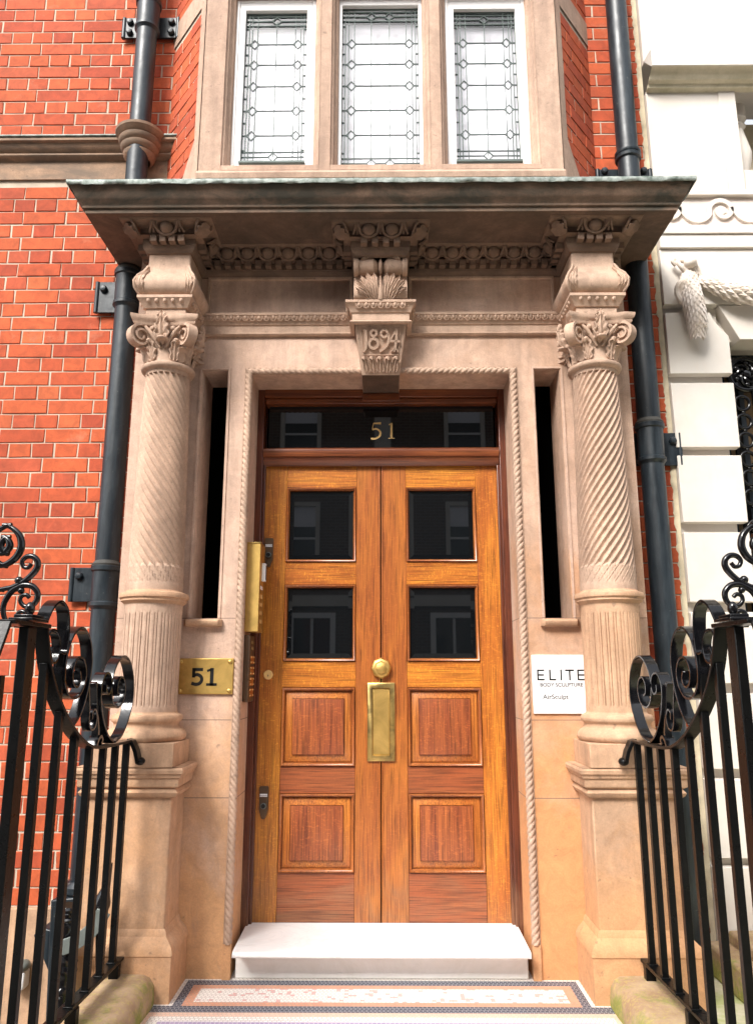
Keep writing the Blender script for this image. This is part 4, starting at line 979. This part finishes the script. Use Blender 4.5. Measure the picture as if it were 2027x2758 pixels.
# ---------------------------------------------------------------- railings
def zrail(y):
    P = [(-.25, .945), (-.45, .947), (-.65, .950), (-.742, .966), (-.831, 1.003), (-.92, 1.060), (-1.005, 1.134), (-1.07, 1.218), (-1.114, 1.325)]
    for (a, za), (c, zc) in zip(P, P[1:]):
        if c <= y <= a: return za+(zc-za)*(a-y)/(a-c)
    return .945 if y > -.25 else (1.33 if y > -1.24 else max(.95, 1.33-(-1.24-y)*1.6))
def railing(s_):
    label = ('glossy black iron railing with scrolls in front of the red brick wall' if s_ < 0 else 'glossy black iron railing with scrolls in front of the white house')
    t = thing('iron_railing', label, 'railing', (s_*.99, -1, .1), 'scrolled iron railings beside the entrance')
    L = Vector(t.location)
    def part(name, mb, parent=t, **k): mb.v = [(v[0]-L.x, v[1]-L.y, v[2]-L.z) for v in mb.v]; return obj(name, mb, parent, **k)
    XX = lambda y: s_*(.985+.03*max(0, (-.6-y)))
    fx = lambda a, c, d: (XX(a)+d, a, c)
    ln = [(-.300, .938), (-.325, .944), (-.45, .944), (-.651, .949), (-.742, .966), (-.831, 1.003), (-.92, 1.060), (-1.005, 1.134), (-1.07, 1.218), (-1.105, 1.30), (-1.118, 1.335)]
    b = MB(); b.stroke(catmull(ln, 5), .010, fx, -.021, .021, 'rail')
    b.stroke([(.985, .946), (.968, .941), (.950, .905), (.940, .868)], .014, lambda a, c, d: (s_*a, -.300+d, c), -.020, .028, 'rail'); b.ell((s_*.938, -.285, .866), (.020, .024, .016), 'rail')
    part('top_rail', b, bevel=.002)
    b = MB(); b.stroke([(-1.115, 1.333), (-1.33, 1.333)], .012, fx, -.030, .030, 'rail')
    b.stroke(catmull([(-1.33, 1.333), (-1.36, 1.27), (-1.42, 1.16), (-1.52, 1.06), (-1.66, .98), (-1.9, .95), (-2.4, .95)], 5), .010, fx, -.021, .021, 'rail'); part('top_rail', b, bevel=.002)
    b = MB(); b.stroke([(-.245, .157), (-2.4, .157)], .012, fx, -.022, .022, 'rail'); part('bottom_rail', b, bevel=.002)
    for y in (-.28, -.67, -1.25, -1.9):
        b = MB(); b.box(XX(y)-.018, XX(y)+.018, y-.016, y+.016, .09, .152, 'rail'); part('foot', b, bevel=.003)
    y = -.315
    k = 0
    while y > -2.35:
        if abs(y+1.20) > .06:
            b = MB(); w = .0115; z1 = zrail(y); b.box(XX(y)-w, XX(y)+w, y-w, y+w, .162, z1, 'rail'); b.box(XX(y)-.016, XX(y)+.016, y-.016, y+.016, .160, .168, 'rail')
            part('bar', b, bevel=.0015)
        y -= .1265; k += 1
    y = -1.195                                                              # stout standard with cap plates
    b = MB(); b.box(XX(y)-.014, XX(y)+.014, y-.028, y+.028, .10, 1.326, 'rail'); part('standard', b, bevel=.003)
    b = MB(); b.box(XX(y)-.034, XX(y)+.034, y-.055, y+.055, 1.341, 1.350, 'iron'); b.box(XX(y)-.026, XX(y)+.026, y-.04, y+.04, 1.350, 1.360, 'iron'); b.ell((XX(y), y, 1.378), (.014, .014, .020), 'iron'); part('cap', b, bevel=.002)
    def scroll(name, pts, w=.0075, hw=.020, n_=6, taper=1):
        b = MB(); P = catmull(pts, n_); N = len(P); ww = [w]*N; b.stroke(P, ww, fx, -hw, hw, 'iron')
        part(name, b, bevel=.0012, seg=1)
    def spiral(cy, cz, r0, r1, a0, a1, ry=1, n_=26): return [(cy+ry*math.cos(a0+(a1-a0)*k/n_)*(r0+(r1-r0)*(k/n_)**.9), cz+math.sin(a0+(a1-a0)*k/n_)*(r0+(r1-r0)*(k/n_)**.9)) for k in range(n_+1)]
    # big inner scroll rising from the sweep of the rail
    scroll('scroll', [(-.875, 1.036), (-.825, 1.075), (-.785, 1.15), (-.772, 1.235), (-.800, 1.310), (-.868, 1.345), (-.935, 1.312), (-.968, 1.245), (-.968, 1.175), (-.925, 1.128), (-.865, 1.122), (-.820, 1.158), (-.812, 1.205), (-.842, 1.245), (-.888, 1.245), (-.915, 1.205), (-.905, 1.168), (-.872, 1.155), (-.850, 1.178), (-.862, 1.205)])
    # round scroll near the pedestal
    scroll('scroll', [(-.500, .955), (-.430, .975), (-.368, 1.030), (-.330, 1.105), (-.345, 1.190), (-.400, 1.248), (-.475, 1.262), (-.545, 1.225), (-.578, 1.165), (-.560, 1.105), (-.510, 1.078), (-.455, 1.090), (-.428, 1.130), (-.442, 1.172), (-.480, 1.186), (-.512, 1.165), (-.512, 1.132), (-.488, 1.120)])
    # leaf stem between with its own two small curls
    scroll('scroll', [(-.515, .955), (-.580, .985), (-.635, 1.04), (-.668, 1.105), (-.672, 1.160), (-.640, 1.198), (-.595, 1.192), (-.578, 1.155), (-.598, 1.128), (-.626, 1.138), (-.626, 1.160)])
    b = MB(); b.stroke([(-.655, .955), (-.650, 1.00), (-.668, 1.06), (-.690, 1.150), (-.700, 1.168)], .014, fx, -.012, .012, 'iron'); b.stroke([(-.690, 1.160), (-.655, 1.164)], .008, fx, -.012, .012, 'iron')
    part('leaf_stem', b, bevel=.002)
    scroll('scroll', [(-.770, 1.16), (-.752, 1.09), (-.745, 1.04), (-.722, 1.012), (-.692, 1.020), (-.682, 1.052), (-.700, 1.078), (-.722, 1.068), (-.720, 1.046)], hw=.015)
    scroll('scroll', [(-.672, .955), (-.660, .975), (-.640, .985), (-.625, .972), (-.635, .958)], w=.010, hw=.018)
    # scroll beside the standard
    scroll('scroll', [(-1.118, 1.350), (-1.085, 1.392), (-1.035, 1.415), (-.985, 1.390), (-.968, 1.330), (-.972, 1.262), (-1.010, 1.262)])
    scroll('scroll', [(-1.10, 1.30), (-1.07, 1.325), (-1.03, 1.318), (-1.008, 1.280), (-1.018, 1.240), (-1.048, 1.228), (-1.064, 1.255), (-1.050, 1.275)], hw=.014)
    b = MB(); b.stroke([(-.968, 1.262), (-.968, 1.10)], .016, fx, -.012, .012, 'rail'); part('bar', b, bevel=.0015)
    # finial scrolls above the standard, facing the street
    D = 2.215; px = lambda cx_, cz_: (s_*(1.092-(cx_*.1451-11)*(D/1671)*1.0), 1.342+(1344-(1100+cz_*.1451))*D/1671)
    def fin(pts, r0=.0085):
        P = catmull([px(*p) for p in pts], 7); N = len(P)
        for mir in (0, 1):
            b = MB(); ax = s_*(1.092+.016)
            b.tube([((2*ax-p[0]) if mir else p[0], -1.165, p[1]) for p in P], [r0*(.75+.35*math.sin(PI*min(1, i/N*1.3))) for i in range(N)], 'iron', 10); part('finial_scroll', b)
    fin([(200, 1740), (110, 1650), (60, 1500), (75, 1370), (150, 1230), (250, 1160), (350, 1120), (470, 1140), (555, 1230), (555, 1350), (480, 1440), (380, 1440), (310, 1370), (320, 1290), (390, 1270), (440, 1310)])
    fin([(-60, 1200), (60, 1175), (180, 1150), (330, 1070), (440, 970), (515, 860), (510, 750), (430, 680), (330, 690), (275, 760), (310, 840), (380, 850), (425, 790)])
    fin([(-76, 830), (60, 790), (180, 690), (240, 540), (210, 380), (120, 270), (0, 200), (-76, 190)], .010)
    fin([(-76, 640), (0, 610), (60, 530), (40, 440), (-20, 380), (-76, 380)], .010)
    fin([(260, 1740), (370, 1730), (440, 1660), (430, 1570), (360, 1520), (290, 1550), (280, 1610), (330, 1640), (370, 1630)], .0065)
    b = MB(); b.ell((px(255, 1050)[0], -1.165, px(255, 1050)[1]), (.012, .012, .012), 'iron'); b.ell((px(305, 1205)[0], -1.165, px(305, 1205)[1]), (.010, .010, .010), 'iron'); part('rivet_ball', b)
    return t
railing(-1); railing(1)

# ---------------------------------------------------------------- light-well things on the left
gb = thing('pipe_gully_box', 'lumpy black iron gully box at the foot of the left drainpipe', 'gully box', (-1.22, .05, -.1))
def loc(o, mb): mb.v = [(v[0]-o.location.x, v[1]-o.location.y, v[2]-o.location.z) for v in mb.v]; return mb
b = MB(); b.poly([(-1.345, -.2), (-1.365, .285), (-1.215, .30), (-1.190, .18), (-1.180, -.2)], .02, .165, 'pipe'); b.poly([(-1.337, -.03), (-1.434, .146), (-1.40, .175), (-1.33, .16)], .04, .15, 'pipe')
obj('box', loc(gb, b), gb, bevel=.006)
b = MB(); b.lathe([(.056, .285), (.075, .30), (.078, .325), (.06, .345)], -1.268, .105, 'pipe', 32); obj('collar', loc(gb, b), gb)
st_ = thing('railing_stay', 'crusted black iron stay with a worn grey strap behind the left railing', 'railing stay', (-1.10, -.30, -.1))
b = MB(); P = catmull([(-1.150, -.30, -.30), (-1.152, -.30, 0), (-1.155, -.30, .10), (-1.156, -.30, .20), (-1.157, -.30, .30), (-1.156, -.30, .345)], 8)
b.tube([(p.x+random.uniform(-.003, .003), p.y+random.uniform(-.003, .003), p.z) for p in P], [.032+random.uniform(-.006, .006) for p in P], 'iron', 12); obj('stay', loc(st_, b), st_)
b = MB(); P = catmull([(-1.02, -.30, -.05), (-1.035, -.30, .12), (-1.045, -.30, .25), (-1.046, -.30, .33), (-1.040, -.30, .375), (-1.028, -.30, .43), (-1.024, -.30, .50)], 6)
b.tube(P, [.012+.020*math.exp(-((p.z-.355)/.045)**2) for p in P], 'iron', 12); obj('knobbed_rod', loc(st_, b), st_)
b = MB(); b.stroke(catmull([(-1.165, .222), (-1.120, .238), (-1.070, .270), (-1.035, .312), (-1.018, .345)], 5), .052, lambda a, c, d: (a, -.345+d, c), -.005, .005, 'grey_metal'); obj('strap', loc(st_, b), st_, bevel=.002)
wl = thing('well_lamp', 'small pale bulkhead lamp low on the left area wall', 'lamp', (-1.50, .1, -.1))
b = MB(); b.box(-1.545, -1.49, .12, .18, -.09, -.02, 'plastic'); obj('diffuser', loc(wl, b), wl, bevel=.008)
b = MB(); b.ell((-1.505, .14, 0), (.028, .035, .022), 'grey_metal'); obj('lamp_cap', loc(wl, b), wl)

# ---------------------------------------------------------------- white house on the right
wh = thing('white_house', 'white stone house with channelled blocks and a wave frieze, right of the porch', 'house', (1.43, .17, -.3))
def wp(name, mb, parent=None, **k): return obj(name, loc(wh, mb), parent or wh, **k)
XL, XR = 1.428, 1.735
JZ = [(.384, .419), (.745, .787), (1.113, 1.157), (1.479, 1.525), (1.853, 1.902), (2.231, 2.272), (2.603, 2.651), (2.978, 3.023)]
b = MB(); b.box(XL+.004, XR-.03, .215, .6, -.3, 3.34, 'white')
zp = .06
for (a, c) in JZ+[(3.331, 3.34)]:
    if c < 3.0: b.box(XL, XR, .165, .214, zp, a, 'white')
    elif c < 3.1:
        b.poly([(XL, zp), (XR, zp), (XR, 2.85), (1.668, 2.935), (1.652, a), (XL, a)], .165, .214, 'white')
    else: b.box(XL, 3.4, .165, .214, 3.023, 3.331, 'white')
    zp = c
b.poly([(1.700, 3.018), (1.79, 2.832), (3.4, 2.832), (3.4, 3.018)], .166, .30, 'white')
b.box(1.66, 3.4, .24, .6, 2.85, 3.34, 'white')
wp('channelled_wall', b, bevel=.003)
b = MB(); b.box(XL, 3.4, .15, .6, 3.331, 3.405, 'white'); b.box(XL, 3.4, .14, .6, 3.4065, 3.455, 'white'); b.box(XL, 3.4, .175, .6, 3.457, 3.632, 'rough_white')
b.box(XL, 3.4, .15, .6, 3.633, 3.66, 'white'); wp('cornice_band', b, bevel=.003)
b = MB(); b.box(XL, 1.90, .165, .6, 3.661, 4.27, 'white'); b.box(XL, 3.4, .165, .6, 4.448, 5.6, 'white'); b.box(1.90, 3.4, .18, .6, 3.661, 3.80, 'white'); b.box(1.812, 1.90, .158, .164, 3.662, 4.27, 'white')
b.box(1.901, 3.4, .42, .6, 3.80, 4.27, 'white_weather'); wp('upper_wall', b, bevel=.002)
b = MB(); b.mould([(0, 4.262), (.030, 4.268), (.036, 4.285), (.060, 4.292), (.075, 4.315), (.092, 4.33), (.105, 4.333)], [(XL, .165), (3.4, .165)], 'white_weather')
b.mould([(.105, 4.333), (.112, 4.335), (.112, 4.432), (.105, 4.436), (0, 4.46)], [(XL, .165), (3.4, .165)], 'white'); wp('ledge', b)
b = MB(); b.lathe([(.05, 3.80), (.05, 3.83), (.03, 3.85), (.055, 3.93), (.060, 3.98), (.045, 4.05), (.028, 4.13), (.045, 4.15), (.028, 4.17), (.05, 4.19), (.05, 4.27)], 1.965, .30, 'white', 24); wp('baluster', b)
b = MB(); b.lathe([(.05, 3.80), (.05, 3.83), (.03, 3.85), (.055, 3.93), (.060, 3.98), (.045, 4.05), (.028, 4.13), (.045, 4.15), (.028, 4.17), (.05, 4.19), (.05, 4.27)], 2.16, .30, 'white', 24); wp('baluster', b)
b = MB(); FW = lambda a, c, d: (a, .174-d, c)                                # running-dog frieze
for k in range(-1, 7):
    cx_ = 1.768+k*.27; zc = 3.550
    P = [(cx_-.20, zc+.02)]; 
    P = catmull([(cx_-.165, 3.585), (cx_-.135, 3.535), (cx_-.095, 3.502)], 4)[:-1] if False else []
    sp = [(cx_+math.cos(a)*r, zc+math.sin(a)*r) for a, r in [(PI*1.02-2*PI*1.35*j/30+0, .060*(1-j/30)+.010) for j in range(31)]]
    lead = catmull([(cx_-.215, 3.572), (cx_-.185, 3.520), (cx_-.14, 3.494), (cx_-.095, 3.503), (cx_-.070, 3.528), sp[1]], 5)
    pts = [p for p in lead if 1]+[Vector(p) for p in sp[2:]]
    pts = [p for p in pts if p.x > XL+.02]
    if len(pts) > 4: b.stroke(pts, [.030-.010*i/len(pts) for i in range(len(pts))], FW, 0, .014, 'white')
    if cx_ > XL+.03: b.lathe_y([(.022, .174), (.022, .160), (.001, .159)], cx_, zc, 'white', 20)
wp('wave_frieze', b)
# festoon
fe = MB()
def garland(pts, rad, nring, per):
    P = catmull(pts, nring); N = len(P)
    fe.tube(P, [rad(i/(N-1))*.8 for i in range(N)], 'white_f', 12)
    for i in range(0, N):
        p = P[i]; t = (P[min(i+1, N-1)]-P[max(i-1, 0)]).normalized(); u = Vector((0, -1, 0)); u = (u-t*u.dot(t)).normalized(); w = t.cross(u); r = rad(i/(N-1))
        for k in range(per):
            a = 2*PI*(k+.5*(i % 2))/per; o = u*math.cos(a)+w*math.sin(a)
            if o.y > .45: continue
            s_ = o.cross(t); L = r*1.05; c_ = p+o*r*.72
            q = [c_-t*L*.5-s_*r*.10, c_-s_*r*.42+o*r*.10, c_+t*L*.75+o*r*.42, c_+s_*r*.42+o*r*.10, c_-t*L*.5+s_*r*.10, c_+o*r*.34]
            fe.add(q, [(0, 1, 5), (1, 2, 5), (2, 3, 5), (3, 4, 5), (4, 0, 5)], 'white_f')
n = NT('carved_white_stone'); c = n.mix(n.ramp(n.noise(14, 5, .7), [(.4, 0), (.7, 1)]), (.78, .70, .63), (.50, .41, .32)); n.col(c, .85); n.bump(n.noise(120, 4), .3, .001); M['white_f'] = n.m
garland([(1.548, .135, 3.165), (1.545, .115, 3.08), (1.548, .105, 2.99), (1.556, .105, 2.90), (1.558, .115, 2.83)], lambda t: .027+.021*math.sin(PI*(.15+.75*t)), 5, 10)
garland([(1.60, .14, 3.145), (1.68, .125, 3.10), (1.78, .115, 3.055), (1.90, .11, 3.04), (2.02, .115, 3.06), (2.14, .13, 3.13)], lambda t: .018+.030*math.sin(PI*min(1, t+.08)), 4, 10)
for k in range(16):
    a = k*2.4; r = .006+.0075*math.sqrt(k)*.9; fe.ell((1.560+math.cos(a)*r*.95, .066+.0025*k*.6, 2.872+math.sin(a)*r*.9), (.0088, .0088, .0088), 'white_f', 8, 6)
for pts in ([(1.540, .13, 3.17), (1.505, .11, 3.20), (1.498, .12, 3.235), (1.53, .12, 3.235), (1.56, .11, 3.20), (1.585, .12, 3.16)], [(1.56, .12, 3.17), (1.52, .10, 3.12), (1.495, .12, 3.075), (1.505, .13, 3.04), (1.54, .14, 3.03)], [(1.53, .10, 3.215), (1.555, .09, 3.235), (1.58, .11, 3.215), (1.60, .12, 3.17), (1.612, .13, 3.12)], [(1.49, .13, 3.22), (1.475, .13, 3.24), (1.485, .13, 3.255)]):
    fe.tube(catmull(pts, 5), .011, 'white_f', 8)
fe.ell((1.550, .10, 3.214), (.032, .032, .028), 'white_f')
fe.tube(catmull([(1.525, .12, 3.13), (1.485, .11, 3.10), (1.478, .12, 3.06), (1.50, .12, 3.015), (1.53, .13, 3.00)], 5), .014, 'white_f', 8)
wp('festoon_carving', fe, smooth=25)
# window opening with iron grille
b = MB(); b.box(1.70, 3.4, .46, .48, -.3, 2.86, 'brown_int'); b.box(1.70, 1.80, .40, .455, -.3, 2.86, 'pipe'); b.box(1.801, 3.4, .40, .455, 2.76, 2.86, 'pipe'); b.box(1.87, 1.895, .40, .455, 0, 2.759, 'pipe'); b.box(2.6, 3.4, .165, .6, -.3, 2.83, 'white')
wp('window', b)
gr = thing('window_grille', 'black iron window grille of stacked rings and a rosette on the white house', 'grille', (1.83, .3, .5))
def gp(name, mb, **k): return obj(name, loc(gr, mb), gr, **k)
def torus(mb, c, Rr, r, m, n1=28, n2=10): mb.grid([[(c[0]+(Rr+r*math.cos(v))*math.cos(u), c[1]+r*math.sin(v), c[2]+(Rr+r*math.cos(v))*math.sin(u)) for v in [2*PI*j/n2 for j in range(n2)]] for u in [2*PI*i/n1 for i in range(n1)]], m, cu=True, cv=True)
for cx_ in (1.832, 2.15):
    z = 2.545
    for k in range(6):
        b = MB(); torus(b, (cx_, .30, z), .037, .0085, 'iron'); b.ell((cx_, .30, z-.049), (.012, .012, .008), 'iron', 10, 7); gp('ring', b); z -= .098
    for k in range(5): 
        b = MB(); torus(b, (cx_, .30, 1.70-k*.098), .037, .0085, 'iron'); b.ell((cx_, .30, 1.70-k*.098-.049), (.012, .012, .008), 'iron', 10, 7); gp('ring', b)
for zc in (2.70, 1.86):
    b = MB()
    torus(b, (1.865, .30, zc), .085, .013, 'iron', 36); b.lathe_y([(.084, .305), (.05, .30), (.02, .292), (.018, .282), (.001, .278)], 1.865, zc, 'iron', 30)
    for k in range(6):
        a = k*PI/3; P = [(1.865+math.cos(a+j*.32)*(.022+.009*j), .292-.004*math.sin(j), zc+math.sin(a+j*.32)*(.022+.009*j)) for j in range(7)]; b.tube(P, [.006+.004*math.sin(j) for j in range(7)], 'iron', 8); b.ell((1.865+math.cos(a+.5)*.058, .288, zc+math.sin(a+.5)*.058), (.012, .008, .012), 'iron', 10, 7)
    gp('rosette', b)
b = MB()
for x in (1.785, 1.895, 2.05): b.box(x-.008, x+.008, .292, .308, .5, 2.80, 'iron')
for z in (2.78, 1.36, .95): b.box(1.737, 2.3, .291, .309, z-.008, z+.008, 'iron')
gp('grille_frame', b)
# neighbour's area: paving, coping, wall base
b = MB(); b.add([(1.092, -3.4, -.02), (3.4, -3.4, -.02), (3.4, .2, -.02), (1.092, .2, -.02)], [(0, 1, 2, 3)], 'paving'); struct('paving', b)
b = MB(); b.box(1.36, 1.46, -2.6, .16, -.02, .10, 'kerb'); b.box(1.462, 1.75, -.12, .16, -.02, .14, 'kerb'); cc_ = obj('stone_coping', b, bevel=.012); tag(cc_, 'low mossy stone coping running out from the foot of the white wall', 'coping')

# ---------------------------------------------------------------- street, opposite terrace (seen in the reflections)
b = MB(); b.add([(-1.092, .2, -1.2), (-6, .2, -1.2), (-6, -1.9, -1.2), (-1.092, -1.9, -1.2)], [(0, 1, 2, 3)], 'slab'); struct('area_floor', b)
b = MB(); b.box(-30, 30, -5.2, -3.4, -.50, -.16, 'slab'); b.box(-30, 30, -13.9, -12.1, -.5, -.16, 'slab'); struct('pavement', b)
b = MB(); b.box(-30, -1.092, -3.4, -1.9, -1.3, -.155, 'slab'); struct('pavement_edge', b)
b = MB(); b.add([(-200, -200, -.30), (200, -200, -.30), (200, -5.2, -.30), (-200, -5.2, -.30)], [(0, 1, 2, 3)], 'asphalt'); b.add([(-200, .6, -1.25), (200, .6, -1.25), (200, 200, -1.25), (-200, 200, -1.25)], [(0, 1, 2, 3)], 'asphalt'); struct('road', b)
far = thing('brick_terrace', 'dark brick terrace with white sash windows across the street, mirrored in the door glass', 'terrace', (0, -14, -.16))
b = MB(); b.box(-16, 16, -8, 0, 3.21, 11.2, 'far_brick'); b.box(-16, 16, -8, .0, 0, 3.2, 'far_brick'); b.box(-16, 16, .001, .16, 2.95, 3.2, 'white'); b.box(-16, 16, -8, .25, 11.21, 11.6, 'white'); obj('wall', b, far)
b = MB()
for x in [-14+2.0*k for k in range(15)]:
    if (round((x+14)/2)) % 2 == 1: b.box(x-.20, x+.20, .01, .12, 3.25, 11.1, 'white')
obj('pilasters', b, far)
wb = MB(); wb.frame(-.50, .50, 0, 1.75, [(0, .05), (0, .10), (.10, .10), (.11, .02)], 'white'); wb.box(-.40, .40, .022, .03, .1, 1.65, 'glass_dark'); wb.box(-.40, .40, .031, .06, .84, .89, 'win_white'); wb.box(-.40, .40, .03, .04, 1.15, 1.65, 'blind_sky_white')
w0 = obj('window', wb, far); first = True
for x in [-14+2.0*k for k in range(15)]:
    for z in (3.7, 6.3, 8.8):
        if (round((x+14)/2)) % 2 == 0:
            o = w0 if first else w0.copy()
            if not first: C.objects.link(o); o.parent = far
            o.location = (x+.9 if False else x, 0, z); first = False
db = MB(); db.frame(-.55, .55, 0, 2.5, [(0, .05), (0, .12), (.12, .12), (.13, .03)], 'win_white'); db.box(-.42, .42, .041, .05, .1, 2.37, 'glass_dark'); db.box(-.42, .42, .051, .08, 1.3, 1.38, 'win_white'); db.box(-.03, .03, .051, .08, .1, 2.37, 'win_white')
d0 = obj('shop_window', db, far); first = True
for x in [-13.2+1.65*k for k in range(17)]:
    o = d0 if first else d0.copy()
    if not first: C.objects.link(o); o.parent = far
    o.location = (x, 0, .3); first = False
